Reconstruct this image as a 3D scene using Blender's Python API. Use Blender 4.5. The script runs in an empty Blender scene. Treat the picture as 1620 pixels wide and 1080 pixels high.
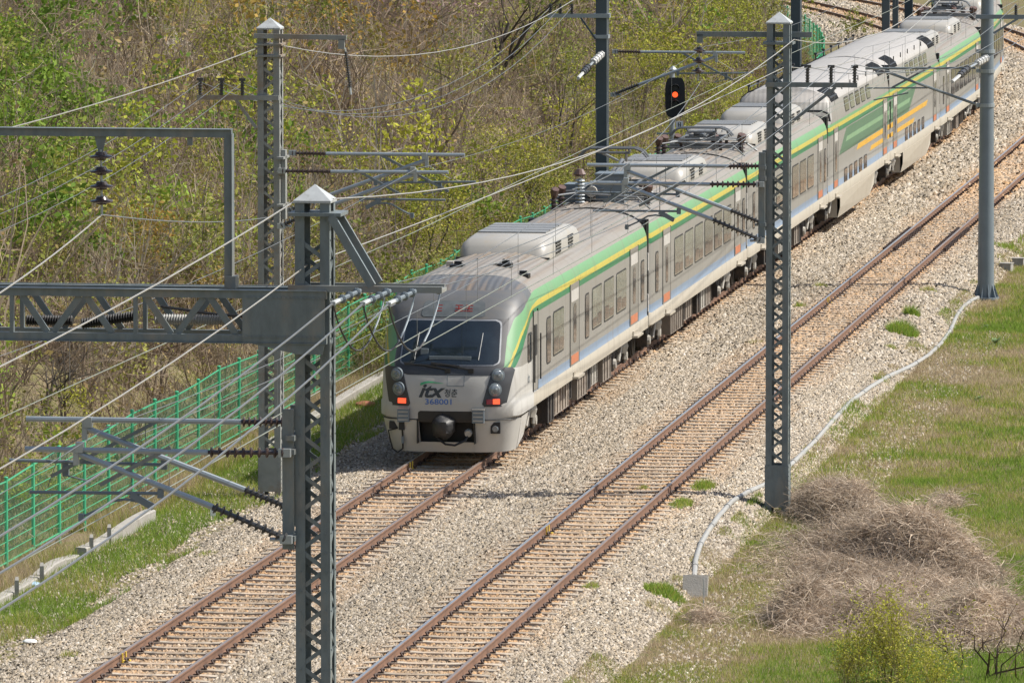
import bpy, math, random
import numpy as np
from mathutils import Vector, Matrix
random.seed(7)
rng = np.random.default_rng(11)
scene = bpy.context.scene
COL = scene.collection
PI = math.pi

# ------------------------------------------------------------------ camera
CAM_H = 16.3
FPX = 11500.0                       # focal length in photo pixels (photo is 1620 px wide)
PITCH = math.atan(1022 / FPX)
SP, CP = math.sin(PITCH), math.cos(PITCH)
cd = bpy.data.cameras.new('camera')
cd.sensor_width = 36.0
cd.lens = FPX / 1620 * 36.0
cd.clip_start = 1.0
cd.clip_end = 6000
cam = bpy.data.objects.new('camera', cd)
COL.objects.link(cam)
cam.location = (0, 0, CAM_H)
cam.rotation_euler = (PI / 2 - PITCH, 0, 0)
scene.camera = cam

def px(x, y, D):
    """world point seen at photo pixel (x, y) at distance D ahead"""
    u = (x - 810) / FPX; v = (540 - y) / FPX
    t = D / (CP + v * SP)
    return Vector((t * u, D, CAM_H + t * (-SP + v * CP)))

def project(X, Y, Z):
    d = Y * CP - (Z - CAM_H) * SP
    upv = Y * SP + (Z - CAM_H) * CP
    return 810 + FPX * X / d, 540 - FPX * upv / d

# ------------------------------------------------------------------ light
SUN_EL, SUN_AZ = math.radians(50), math.radians(86)   # azimuth from +Y towards +X
w = bpy.data.worlds.new('World'); scene.world = w
w.use_nodes = True
wn = w.node_tree
sky = wn.nodes.new('ShaderNodeTexSky'); sky.sky_type = 'NISHITA'
sky.sun_disc = False; sky.sun_elevation = SUN_EL; sky.sun_rotation = SUN_AZ
sky.air_density = 1.0; sky.dust_density = 2.5; sky.ozone_density = 1.0
bg = wn.nodes['Background']; bg.inputs[1].default_value = 0.12
wn.links.new(sky.outputs[0], bg.inputs[0])
sl = bpy.data.lights.new('sun', 'SUN'); sl.energy = 4.7; sl.angle = math.radians(0.5)
sl.color = (1.0, 0.95, 0.87)
so = bpy.data.objects.new('sun', sl); COL.objects.link(so)
sd = Vector((math.cos(SUN_EL) * math.sin(SUN_AZ), math.cos(SUN_EL) * math.cos(SUN_AZ), math.sin(SUN_EL)))
so.rotation_euler = sd.to_track_quat('Z', 'Y').to_euler()
so.location = (60, 150, 80)
scene.view_settings.view_transform = 'Standard'
scene.view_settings.look = 'None'
scene.view_settings.exposure = 0.42
scene.view_settings.gamma = 1.0
scene.view_settings.use_curve_mapping = False
scene.cycles.max_bounces = 5
scene.cycles.diffuse_bounces = 3
scene.cycles.transparent_max_bounces = 6
scene.cycles.caustics_reflective = False
scene.cycles.caustics_refractive = False

# ------------------------------------------------------------------ materials
MATS = {}
class NG:
    def __init__(self, m):
        self.nt = m.node_tree
    def n(self, t, **kw):
        nd = self.nt.nodes.new(t)
        for k, v in kw.items():
            setattr(nd, k, v)
        return nd
    def l(self, a, b):
        self.nt.links.new(a, b)

def mat(name, col, rough=0.6, metal=0.0, var=0.12, scale=3.0, bump=0.0, bscale=40.0, spec=0.5, col2=None, scale2=None,
        amount=0.5, stretch=None, emit=None, estr=0.0):
    """principled material whose colour is broken up by noise (stains, dirt, wear)"""
    m = bpy.data.materials.new(name); m.use_nodes = True
    g = NG(m); b = g.nt.nodes['Principled BSDF']
    b.inputs['Roughness'].default_value = rough
    b.inputs['Metallic'].default_value = metal
    b.inputs['Specular IOR Level'].default_value = spec
    tc = g.n('ShaderNodeTexCoord')
    src = tc.outputs['Object']
    if stretch:
        mp = g.n('ShaderNodeMapping'); mp.inputs['Scale'].default_value = stretch
        g.l(src, mp.inputs[0]); src = mp.outputs[0]
    nz = g.n('ShaderNodeTexNoise'); nz.inputs['Scale'].default_value = scale; nz.inputs['Detail'].default_value = 6
    nz.inputs['Roughness'].default_value = 0.65
    g.l(src, nz.inputs['Vector'])
    cr = g.n('ShaderNodeValToRGB')
    cr.color_ramp.elements[0].position = 0.3; cr.color_ramp.elements[1].position = 0.7
    cr.color_ramp.elements[0].color = tuple(c * (1 - var) for c in col) + (1,)
    cr.color_ramp.elements[1].color = tuple(min(1, c * (1 + var)) for c in col) + (1,)
    g.l(nz.outputs['Fac'], cr.inputs[0])
    out = cr.outputs[0]
    if col2 is not None:
        n2 = g.n('ShaderNodeTexNoise'); n2.inputs['Scale'].default_value = scale2 or scale * 0.4
        n2.inputs['Detail'].default_value = 8; n2.inputs['Roughness'].default_value = 0.7
        g.l(src, n2.inputs['Vector'])
        r2 = g.n('ShaderNodeMapRange'); r2.inputs[1].default_value = 0.62 - 0.25 * amount
        r2.inputs[2].default_value = 0.80 - 0.25 * amount
        g.l(n2.outputs['Fac'], r2.inputs[0])
        mx = g.n('ShaderNodeMix', data_type='RGBA')
        g.l(r2.outputs[0], mx.inputs[0]); g.l(out, mx.inputs[6])
        mx.inputs[7].default_value = tuple(col2) + (1,)
        out = mx.outputs[2]
    g.l(out, b.inputs['Base Color'])
    if bump:
        nb = g.n('ShaderNodeTexNoise'); nb.inputs['Scale'].default_value = bscale; nb.inputs['Detail'].default_value = 4
        g.l(src, nb.inputs['Vector'])
        bp = g.n('ShaderNodeBump'); bp.inputs['Strength'].default_value = bump; bp.inputs['Distance'].default_value = 0.02
        g.l(nb.outputs['Fac'], bp.inputs['Height']); g.l(bp.outputs[0], b.inputs['Normal'])
    if emit:
        b.inputs['Emission Color'].default_value = tuple(emit) + (1,)
        b.inputs['Emission Strength'].default_value = estr
    MATS[name] = m
    return m

def attr_mat(name, rough=0.85, trans=0.0, spec=0.2):
    """colour comes from the mesh's own per-plant / per-stone colour attribute"""
    m = bpy.data.materials.new(name); m.use_nodes = True
    g = NG(m); b = g.nt.nodes['Principled BSDF']
    b.inputs['Roughness'].default_value = rough; b.inputs['Specular IOR Level'].default_value = spec
    a = g.n('ShaderNodeAttribute'); a.attribute_name = 'Col'
    g.l(a.outputs['Color'], b.inputs['Base Color'])
    if trans:
        t = g.n('ShaderNodeBsdfTranslucent'); g.l(a.outputs['Color'], t.inputs[0])
        mx = g.n('ShaderNodeMixShader'); mx.inputs[0].default_value = trans
        g.l(b.outputs[0], mx.inputs[1]); g.l(t.outputs[0], mx.inputs[2])
        g.l(mx.outputs[0], g.nt.nodes['Material Output'].inputs[0])
    MATS[name] = m
    return m

mat('mast_paint', (0.15, 0.178, 0.184), 0.5, 0.1, 0.2, 7, col2=(0.225, 0.215, 0.19), scale2=2.2, amount=0.5, stretch=(1.0, 1.0, 0.35))
mat('mast_cap', (0.40, 0.42, 0.415), 0.5, 0.2, 0.10, 6, col2=(0.25, 0.25, 0.23), scale2=5, amount=0.4)
mat('mast_weathered', (0.235, 0.245, 0.23), 0.6, 0.0, 0.15, 2.5, col2=(0.22, 0.15, 0.09), scale2=0.9, amount=0.45)
mat('pole_grey', (0.165, 0.20, 0.225), 0.4, 0.1, 0.10, 1.5)
mat('pole_dark', (0.055, 0.075, 0.085), 0.5, 0.0, 0.15, 1.5)
mat('galvanised', (0.36, 0.39, 0.40), 0.42, 0.5, 0.12, 4)
mat('tube_steel', (0.30, 0.34, 0.36), 0.40, 0.35, 0.12, 3)
mat('insulator_brown', (0.055, 0.038, 0.034), 0.25, 0.0, 0.2, 8)
mat('insulator_dark', (0.05, 0.05, 0.05), 0.35, 0.0, 0.2, 8)
mat('insulator_white', (0.46, 0.46, 0.44), 0.35, 0.0, 0.06, 8)
mat('wire_grey', (0.17, 0.18, 0.185), 0.45, 0.4, 0.1, 2)
mat('wire_bright', (0.38, 0.365, 0.33), 0.4, 0.3, 0.08, 2)
mat('wire_contact', (0.34, 0.355, 0.27), 0.35, 0.6, 0.1, 2)
mat('wire_dark', (0.04, 0.04, 0.04), 0.5, 0.0, 0.1, 2)
mat('fence_green', (0.06, 0.37, 0.19), 0.45, 0.0, 0.12, 1.0)
mat('concrete', (0.31, 0.295, 0.265), 0.9, 0.0, 0.16, 5, 0.5, 30, 0.2, col2=(0.22, 0.20, 0.17), scale2=2.5, amount=0.4)
mat('conduit_grey', (0.29, 0.29, 0.275), 0.6, 0.0, 0.10, 3, 0.3, 20, col2=(0.33, 0.30, 0.25), scale2=2.0, amount=0.4)
mat('black', (0.012, 0.012, 0.013), 0.5, 0.0, 0.2, 5)
mat('yellow', (0.65, 0.47, 0.06), 0.6, 0.0, 0.1, 5)
mat('white', (0.75, 0.75, 0.73), 0.6, 0.0, 0.06, 5)
mat('blue_plastic', (0.35, 0.50, 0.62), 0.4, 0.0, 0.15, 15)
mat('rust_debris', (0.26, 0.10, 0.05), 0.9, 0.0, 0.3, 10)
mat('rail_side', (0.175, 0.098, 0.062), 0.8, 0.1, 0.16, 1.6, 0.3, 25, col2=(0.115, 0.066, 0.044), scale2=3.0, amount=0.5)
mat('rail_top', (0.42, 0.43, 0.44), 0.35, 0.7, 0.12, 1.5)
mat('rail_top_dull', (0.29, 0.24, 0.21), 0.42, 0.45, 0.15, 1.5)
mat('sleeper', (0.40, 0.335, 0.265), 0.9, 0.0, 0.14, 3, 0.5, 35, 0.2, col2=(0.33, 0.23, 0.15), scale2=1.6, amount=0.5)
mat('clip', (0.055, 0.035, 0.028), 0.7, 0.2, 0.2, 8)
mat('rock', (0.40, 0.36, 0.31), 0.9, 0.0, 0.2, 1.5, 0.8, 6, 0.2, col2=(0.18, 0.16, 0.13), scale2=1.2, amount=0.5)
mat('bark', (0.075, 0.062, 0.05), 0.9, 0.0, 0.25, 4, 0.5, 20)
mat('bark_pale', (0.19, 0.155, 0.115), 0.9, 0.0, 0.25, 4, 0.5, 20)
attr_mat('leaf', 0.75, 0.32, 0.2)
attr_mat('twig', 0.9, 0.0, 0.1)
attr_mat('blade', 0.8, 0.45, 0.15)
attr_mat('stone', 0.92, 0.0, 0.25)
M = MATS

# ------------------------------------------------------------------ mesh builder
class MB:
    def __init__(self):
        self.v = []; self.f = []; self.mi = []; self.cur = 0
    def add(self, vs, fs):
        o = len(self.v)
        self.v.extend([tuple(p) for p in vs])
        self.f.extend([tuple(i + o for i in q) for q in fs])
        self.mi.extend([self.cur] * len(fs))
    def box(self, c, s, rot=None):
        hx, hy, hz = s[0] / 2, s[1] / 2, s[2] / 2
        vs = [Vector((x, y, z)) for z in (-hz, hz) for y in (-hy, hy) for x in (-hx, hx)]
        if rot is not None:
            vs = [rot @ p for p in vs]
        c = Vector(c)
        vs = [p + c for p in vs]
        self.add(vs, [(0, 2, 3, 1), (4, 5, 7, 6), (0, 1, 5, 4), (2, 6, 7, 3), (0, 4, 6, 2), (1, 3, 7, 5)])
    def bbox(self, a, b):
        self.box([(p + q) / 2 for p, q in zip(a, b)], [abs(q - p) for p, q in zip(a, b)])
    def bar(self, a, b, w, h, up=(0, 0, 1)):
        """rectangular bar from a to b, w across, h along up"""
        a = Vector(a); b = Vector(b); d = b - a; L = d.length
        if L < 1e-6: return
        d.normalize(); u = Vector(up)
        s = d.cross(u)
        if s.length < 1e-4:
            s = d.cross(Vector((1, 0, 0)))
        s.normalize(); u = s.cross(d)
        rot = Matrix((s, d, u)).transposed()
        self.box((a + b) / 2, (w, L, h), rot)
    def tube(self, pts, r, n=6, cap=True):
        pts = [Vector(p) for p in pts]
        k = len(pts)
        rs = r if isinstance(r, (list, tuple)) else [r] * k
        o = len(self.v); vs = []; fs = []
        prev = None
        for i in range(k):
            d = (pts[min(i + 1, k - 1)] - pts[max(i - 1, 0)])
            if d.length < 1e-9: d = Vector((0, 0, 1))
            d.normalize()
            if prev is None:
                a = d.cross(Vector((0, 0, 1)))
                if a.length < 1e-3: a = d.cross(Vector((1, 0, 0)))
            else:
                a = prev - d * prev.dot(d)
                if a.length < 1e-3: a = d.cross(Vector((1, 0, 0)))
            a.normalize(); prev = a; b = d.cross(a)
            for j in range(n):
                t = 2 * PI * j / n
                vs.append(pts[i] + (a * math.cos(t) + b * math.sin(t)) * rs[i])
        for i in range(k - 1):
            for j in range(n):
                fs.append((i * n + j, i * n + (j + 1) % n, (i + 1) * n + (j + 1) % n, (i + 1) * n + j))
        if cap:
            fs.append(tuple(range(n - 1, -1, -1))); fs.append(tuple((k - 1) * n + j for j in range(n)))
        self.add(vs, fs)
    def lathe(self, a, b, prof, n=10):
        """prof: list of (fraction along a->b, radius)"""
        a = Vector(a); b = Vector(b)
        self.tube([a + (b - a) * t for t, r in prof], [r for t, r in prof], n)
    def ngon(self, pts, thick, nrm):
        """flat outline given some thickness along nrm"""
        nrm = Vector(nrm).normalized() * thick
        pts = [Vector(p) for p in pts]; k = len(pts)
        vs = pts + [p + nrm for p in pts]
        fs = [tuple(range(k - 1, -1, -1)), tuple(range(k, 2 * k))]
        for i in range(k):
            j = (i + 1) % k
            fs.append((i, j, k + j, k + i))
        self.add(vs, fs)
    def build(self, name, mats, parent=None, smooth=False):
        me = bpy.data.meshes.new(name)
        me.from_pydata(self.v, [], self.f)
        for m in (mats if isinstance(mats, (list, tuple)) else [mats]):
            me.materials.append(MATS[m])
        me.polygons.foreach_set('material_index', self.mi)
        if smooth:
            me.polygons.foreach_set('use_smooth', [True] * len(self.f))
            me.set_sharp_from_angle(angle=math.radians(40))
        me.update()
        o = bpy.data.objects.new(name, me); COL.objects.link(o)
        if parent: o.parent = parent
        return o

def np_mesh(name, verts, faces, mat_name, colors=None, parent=None, nv=3):
    """fast mesh from arrays: verts (N,3), faces (F,nv), colors (N,3)"""
    me = bpy.data.meshes.new(name)
    N, F = len(verts), len(faces)
    me.vertices.add(N); me.vertices.foreach_set('co', np.ascontiguousarray(verts, np.float32).ravel())
    me.loops.add(F * nv); me.loops.foreach_set('vertex_index', np.ascontiguousarray(faces, np.int32).ravel())
    me.polygons.add(F); me.polygons.foreach_set('loop_start', np.arange(0, F * nv, nv, dtype=np.int32))
    if colors is not None:
        at = me.color_attributes.new('Col', 'FLOAT_COLOR', 'POINT')
        c = np.ones((N, 4), np.float32); c[:, :3] = colors
        at.data.foreach_set('color', c.ravel())
    me.update(calc_edges=True)
    me.materials.append(MATS[mat_name])
    o = bpy.data.objects.new(name, me); COL.objects.link(o)
    if parent: o.parent = parent
    return o

def tag(o, label=None, cat=None, group=None, kind=None):
    if label: o['label'] = label
    if cat: o['category'] = cat
    if group: o['group'] = group
    if kind: o['kind'] = kind
    return o

def empty(name, loc, rz=0.0, label=None, cat=None, group=None):
    o = bpy.data.objects.new(name, None); COL.objects.link(o)
    o.location = loc; o.rotation_euler = (0, 0, rz); o.empty_display_size = 0.2
    return tag(o, label, cat, group)

def copy_tree(o, parent=None):
    c = o.copy(); COL.objects.link(c); c.parent = parent
    for ch in list(o.children):
        copy_tree(ch, c)
    return c

# ------------------------------------------------------------------ track path: s along the left track, n to its right
H0 = math.atan(0.1446)
DS = 0.5
S_MIN, S_MAX = -140.0, 420.0
def curvature(s):
    s1 = 133.0
    return 0.0 if s < s1 else min((s - s1) / 60.0, 1.0) / 350.0
_ss = np.arange(S_MIN, S_MAX + DS, DS)
_h = np.zeros_like(_ss); _h[0] = H0
for i in range(1, len(_ss)):
    _h[i] = _h[i - 1] - curvature(_ss[i]) * DS
_x = np.concatenate([[0], np.cumsum(np.sin((_h[1:] + _h[:-1]) / 2) * DS)])
_y = np.concatenate([[0], np.cumsum(np.cos((_h[1:] + _h[:-1]) / 2) * DS)])
_i0 = int(round(-S_MIN / DS))
_x += -6.41 - _x[_i0]; _y += 120.0 - _y[_i0]
def TV(s, n):
    s = np.asarray(s, float); n = np.asarray(n, float)
    X = np.interp(s, _ss, _x); Y = np.interp(s, _ss, _y); h = np.interp(s, _ss, _h)
    return X + n * np.cos(h), Y - n * np.sin(h)
def T(s, n, z):
    X, Y = TV(s, n)
    return Vector((float(X), float(Y), z))
def HD(s):
    return float(np.interp(s, _ss, _h))
def SN(X, Y):
    """world -> (s, n)"""
    X = np.atleast_1d(np.asarray(X, float)); Y = np.atleast_1d(np.asarray(Y, float))
    d = (X[:, None] - _x[None, ::2]) ** 2 + (Y[:, None] - _y[None, ::2]) ** 2
    i = np.argmin(d, axis=1) * 2
    h = _h[i]; dx = X - _x[i]; dy = Y - _y[i]
    return _ss[i] + dx * np.sin(h) + dy * np.cos(h), dx * np.cos(h) - dy * np.sin(h)
NR = 4.54                           # right track's offset from the left one

# ------------------------------------------------------------------ terrain
def _hash(i, j, seed):
    v = np.sin(i * 127.1 + j * 311.7 + seed * 74.7) * 43758.5453
    return v - np.floor(v)
def vnoise(x, y, seed=0):
    xi = np.floor(x); yi = np.floor(y); fx = x - xi; fy = y - yi
    fx = fx * fx * (3 - 2 * fx); fy = fy * fy * (3 - 2 * fy)
    a = _hash(xi, yi, seed); b = _hash(xi + 1, yi, seed); c = _hash(xi, yi + 1, seed); d = _hash(xi + 1, yi + 1, seed)
    return a + (b - a) * fx + (c - a) * fy + (a - b - c + d) * fx * fy
def fbm(x, y, seed=0, o=4):
    t = 0; amp = 0.5
    for k in range(o):
        t = t + amp * vnoise(x * 2 ** k, y * 2 ** k, seed + k); amp *= 0.5
    return t / (1 - 0.5 ** o)
def smooth(a, b, x):
    t = np.clip((x - a) / (b - a), 0, 1); return t * t * (3 - 2 * t)
SLOPE = 0.62
def ground_z(s, n):
    s = np.asarray(s, float); n = np.asarray(n, float)
    z = -0.62 + 0.10 * (fbm(s * 0.35, n * 0.35, 3) - 0.5)
    d = np.maximum(-6.6 - n, 0)
    hill = SLOPE * d * smooth(0, 3.0, d) + 2.2 * (fbm(s * 0.10, n * 0.10, 9) - 0.5) * smooth(1, 8, d) \
        + 0.8 * (fbm(s * 0.5, n * 0.5, 15) - 0.5) * smooth(0.5, 3, d)
    r = np.maximum(n - 9.0, 0)
    z = z + hill + 0.25 * (fbm(s * 0.2, n * 0.2, 21) - 0.5) * smooth(0, 4, r) + 0.04 * r * smooth(0, 4, r)
    return z
def ballast_z(s, n):
    """top of the ballast: flat between the sleeper ends, heaped between the tracks, falling off at the shoulders"""
    s = np.asarray(s, float); n = np.asarray(n, float)
    z = np.full(np.broadcast(s, n).shape, -0.195)
    mid = np.exp(-((n - NR / 2) / 0.55) ** 2)
    z = z + mid * (-0.02 + 0.16 * (fbm(s * 0.45, n * 0.9, 31) - 0.45))
    z = z - 0.20 * smooth(1.55, 3.2, -n) - 0.22 * smooth(NR + 1.55, NR + 2.75, n)
    z = z - 0.30 * smooth(2.7, 3.6, -n) - 0.35 * smooth(NR + 2.5, NR + 3.2, n)
    z = z + 0.03 * (fbm(s * 1.3, n * 1.3, 41) - 0.5)
    return z
def top_z(s, n):
    return np.maximum(ground_z(s, n), np.where((np.asarray(n) > -3.7) & (np.asarray(n) < NR + 3.3), ballast_z(s, n), -9))

def ground_hit(x, y, d0=100.0, d1=420.0):
    D = np.arange(d0, d1, 0.25)
    u = (x - 810) / FPX; v = (540 - y) / FPX
    t = D / (CP + v * SP)
    X = t * u; Z = CAM_H + t * (-SP + v * CP)
    s, n = SN(X, D)
    g = top_z(s, n)
    k = np.argmax(Z <= g)
    return Vector((float(X[k]), float(D[k]), float(g[k]))), float(s[k]), float(n[k])

def grid_sheet(name, svals, nvals, zf, mat_name, kind='structure'):
    S, N = np.meshgrid(svals, nvals, indexing='ij')
    X, Y = TV(S.ravel(), N.ravel())
    Z = zf(S.ravel(), N.ravel())
    a, b = len(svals), len(nvals)
    i = np.arange(a - 1)[:, None] * b + np.arange(b - 1)[None, :]
    q = np.stack([i, i + 1, i + b + 1, i + b], -1).reshape(-1, 4)[:, ::-1]
    o = np_mesh(name, np.stack([X, Y, Z], 1), q, mat_name, nv=4)
    o.data.polygons.foreach_set('use_smooth', [True] * len(q))
    o['kind'] = kind
    return o

def soil_mat(name, cols, scale, bump=0.6):
    m = bpy.data.materials.new(name); m.use_nodes = True
    g = NG(m); b = g.nt.nodes['Principled BSDF']; b.inputs['Roughness'].default_value = 0.95
    b.inputs['Specular IOR Level'].default_value = 0.1
    tc = g.n('ShaderNodeTexCoord')
    n1 = g.n('ShaderNodeTexNoise'); n1.inputs['Scale'].default_value = scale; n1.inputs['Detail'].default_value = 8
    n1.inputs['Roughness'].default_value = 0.7
    g.l(tc.outputs['Object'], n1.inputs['Vector'])
    cr = g.n('ShaderNodeValToRGB')
    e = cr.color_ramp.elements
    e[0].position = 0.32; e[0].color = cols[0] + (1,)
    e[1].position = 0.68; e[1].color = cols[-1] + (1,)
    for k, c in enumerate(cols[1:-1]):
        el = e.new(0.32 + 0.36 * (k + 1) / (len(cols) - 1)); el.color = c + (1,)
    g.l(n1.outputs['Fac'], cr.inputs[0]); g.l(cr.outputs[0], b.inputs['Base Color'])
    nb = g.n('ShaderNodeTexNoise'); nb.inputs['Scale'].default_value = 14; nb.inputs['Detail'].default_value = 5
    g.l(tc.outputs['Object'], nb.inputs['Vector'])
    bp = g.n('ShaderNodeBump'); bp.inputs['Strength'].default_value = bump; bp.inputs['Distance'].default_value = 0.06
    g.l(nb.outputs['Fac'], bp.inputs['Height']); g.l(bp.outputs[0], b.inputs['Normal'])
    MATS[name] = m
soil_mat('soil', [(0.12, 0.092, 0.06), (0.19, 0.15, 0.095), (0.15, 0.145, 0.055), (0.24, 0.19, 0.12)], 1.4, 1.0)
soil_mat('gravel', [(0.15, 0.13, 0.105), (0.23, 0.20, 0.165), (0.30, 0.27, 0.23)], 9.0, 1.0)
mat('lamp_sig', (0.8, 0.05, 0.01), 0.3, emit=(1.0, 0.10, 0.025), estr=1.3)
# ------------------------------------------------------------------ ground, ballast, stones
grid_sheet('ground', np.concatenate([np.arange(-130, -20, 4), np.arange(-20, 250, 1.0), np.arange(250, 420, 4)]),
           np.concatenate([np.arange(-90, -30, 4), np.arange(-30, 30, 0.6), np.arange(30, 101, 5)]), ground_z, 'soil')
far = MB(); far.add([(-4000, -2000, -1.6), (4000, -2000, -1.6), (4000, 6000, -1.6), (-4000, 6000, -1.6)], [(0, 1, 2, 3)])
tag(far.build('terrain', 'soil'), kind='structure')
grid_sheet('ballast_bed', np.concatenate([np.arange(-40, 120, 0.35), np.arange(120, 330, 1.0)]),
           np.arange(-3.7, NR + 3.31, 0.1833), ballast_z, 'gravel')

def in_view(X, Y, Z, m=40):
    a, b = project(X, Y, Z)
    return (a > -m) & (a < 1620 + m) & (b > -m) & (b < 1080 + m)

def rail_dist(n):
    d = np.minimum.reduce([abs(n - 0.75), abs(n + 0.75), abs(n - NR - 0.75), abs(n - NR + 0.75)])
    return d

def make_stones(name, s0, s1, n0, n1, dens, size, zf, label, tone=1.0, keep=None):
    cnt = int((s1 - s0) * (n1 - n0) * dens)
    s = rng.uniform(s0, s1, cnt); n = rng.uniform(n0, n1, cnt)
    if keep is not None:
        k = keep(s, n); s, n = s[k], n[k]
    X, Y = TV(s, n); Z = zf(s, n)
    k = in_view(X, Y, Z); s, n, X, Y, Z = s[k], n[k], X[k], Y[k], Z[k]
    N = len(s)
    r = size * rng.uniform(0.6, 1.35, N)
    ang = rng.uniform(0, 2 * PI, N)
    # low irregular block: four lower corners, a ridge of two upper points
    base = np.array([(1, 0.7, 0), (-0.8, 0.9, 0), (-1, -0.7, 0), (0.9, -0.8, 0), (0.45, 0.1, 1), (-0.4, -0.1, 0.9)])
    V = np.repeat(base[None], N, 0) + rng.normal(0, 0.16, (N, 6, 3))
    V[:, 4:, :2] += rng.normal(0, 0.25, (N, 2, 2))
    V *= (r * 0.5)[:, None, None]
    V[:, :, 2] *= rng.uniform(0.75, 1.35, N)[:, None]
    ca, sa = np.cos(ang)[:, None], np.sin(ang)[:, None]
    x = V[:, :, 0] * ca - V[:, :, 1] * sa; y = V[:, :, 0] * sa + V[:, :, 1] * ca
    P = np.stack([x + X[:, None], y + Y[:, None], V[:, :, 2] + (Z + rng.uniform(-0.4, 0.25, N) * r * 0.5)[:, None]], -1)
    F = np.array([(0, 1, 5), (0, 5, 4), (1, 2, 5), (2, 3, 4), (2, 4, 5), (3, 0, 4)])
    faces = (np.arange(N) * 6)[:, None, None] + F[None]
    pal = np.array([(0.38, 0.335, 0.275), (0.32, 0.282, 0.23), (0.44, 0.40, 0.345), (0.26, 0.225, 0.18), (0.185, 0.165, 0.14), (0.39, 0.325, 0.24), (0.50, 0.465, 0.42)])
    c = pal[rng.choice(7, N, p=[.24, .22, .16, .14, .09, .09, .06])] * rng.uniform(0.74, 1.13, (N, 1)) * tone
    # rust and brake dust stain the stones beside the rails
    d = rail_dist(n)
    st = np.clip(np.exp(-(d / 0.34) ** 2) * rng.uniform(0.2, 1.0, N) + 0.18 * (rng.uniform(0, 1, N) < 0.25) * (d < 0.9)
                 + 0.55 * (fbm(s * 0.25, n * 0.7, 51) - 0.42) * (d < 0.85) + (0.22 + 0.36 * rng.uniform(0, 1, N)) * ((abs(n) < 0.9) | (abs(n - NR) < 1.0)), 0, 1)[:, None]
    rust = np.array([(0.41, 0.25, 0.128)]) * rng.uniform(0.8, 1.25, (N, 1))
    c = c * (1 - 0.85 * st) + rust * 0.85 * st
    patch = (fbm(s * 0.08, n * 0.35, 61) - 0.5)[:, None]
    c = c * (1 + 0.45 * patch) * np.array([(1.03, 1.0, 0.945)])
    o = np_mesh(name, P.reshape(-1, 3), faces.reshape(-1, 3), 'stone', np.repeat(np.clip(c, 0, 0.8), 6, 0))
    tag(o, label, 'ballast', kind='stuff')
    return o
def off_sleeper(s, n):
    ph = np.mod(s, 0.7)
    on = (abs(ph - 0.35) < 0.125) & ((abs(n) < 1.2) | (abs(n - NR) < 1.2))
    return ~on | (rng.uniform(0, 1, len(s)) < np.where(n > 2, 0.34, 0.12))
def under_train(s, n):
    return ~((s > 40) & (abs(n + 0.35) < 1.0) & (s < 190)) & (off_sleeper(s, n) | ((s > 40) & (abs(n) < 1.3) & (rng.uniform(0, 1, len(s)) < 0.5)))
make_stones('ballast_stones', -8, 62, -3.7, NR + 3.4, 500, 0.058, ballast_z, 'pale crushed stone ballast around the near rails', keep=under_train)
make_stones('verge_stones', -10, 62, -5.2, -3.3, 110, 0.06, ground_z, 'loose stones strewn along the left grass verge')
make_stones('verge_stones', -10, 75, NR + 3.2, NR + 4.6, 70, 0.06, ground_z, 'loose stones strewn along the edge of the right hand grass')
make_stones('ballast_stones', 62, 120, -3.7, NR + 3.4, 220, 0.085, ballast_z, 'pale crushed stone ballast beside the middle of the train', keep=under_train)
make_stones('ballast_stones', 120, 300, -3.7, NR + 4.0, 75, 0.13, ballast_z, 'pale crushed stone ballast beside the far end of the train')

# ------------------------------------------------------------------ rails
def rail_obj(n0, label, side, top, s0=-8, s1=330):
    ss = np.concatenate([np.arange(s0, 130, 6.0), np.arange(130, s1, 2.5)])
    prof = [(-0.07, -0.172), (0.07, -0.172), (0.07, -0.160), (0.018, -0.138), (0.012, -0.050), (0.035, -0.036), (0.0365, -0.008), (0.029, 0.0),
            (-0.029, 0.0), (-0.0365, -0.008), (-0.035, -0.036), (-0.012, -0.050), (-0.018, -0.138), (-0.07, -0.160)]
    k = len(prof); mb = MB(); vs = []; fs = []; mi = []
    for s in ss:
        for a, z in prof:
            vs.append(T(s, n0 + a, z))
    for i in range(len(ss) - 1):
        for j in range(k):
            fs.append((i * k + j, i * k + (j + 1) % k, (i + 1) * k + (j + 1) % k, (i + 1) * k + j)); mi.append(1 if j == 7 else 0)
    mb.v = vs; mb.f = [f[::-1] for f in fs]; mb.mi = mi
    o = mb.build('rail', [side, top])
    return tag(o, label, 'rail', 'running rails of the two tracks')
rail_obj(-0.75, 'rusty rail left of the train, running along the grass verge', 'rail_side', 'rail_top_dull')
rail_obj(0.75, 'rusty rail coming out from under the right side of the train front', 'rail_side', 'rail_top_dull')
rail_obj(NR - 0.75, 'shiny topped rail of the empty track, the one nearer the train', 'rail_side', 'rail_top')
rail_obj(NR + 0.75, 'rusty rail of the empty track beside the grass and lattice masts', 'rail_side', 'rail_top_dull')

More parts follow.
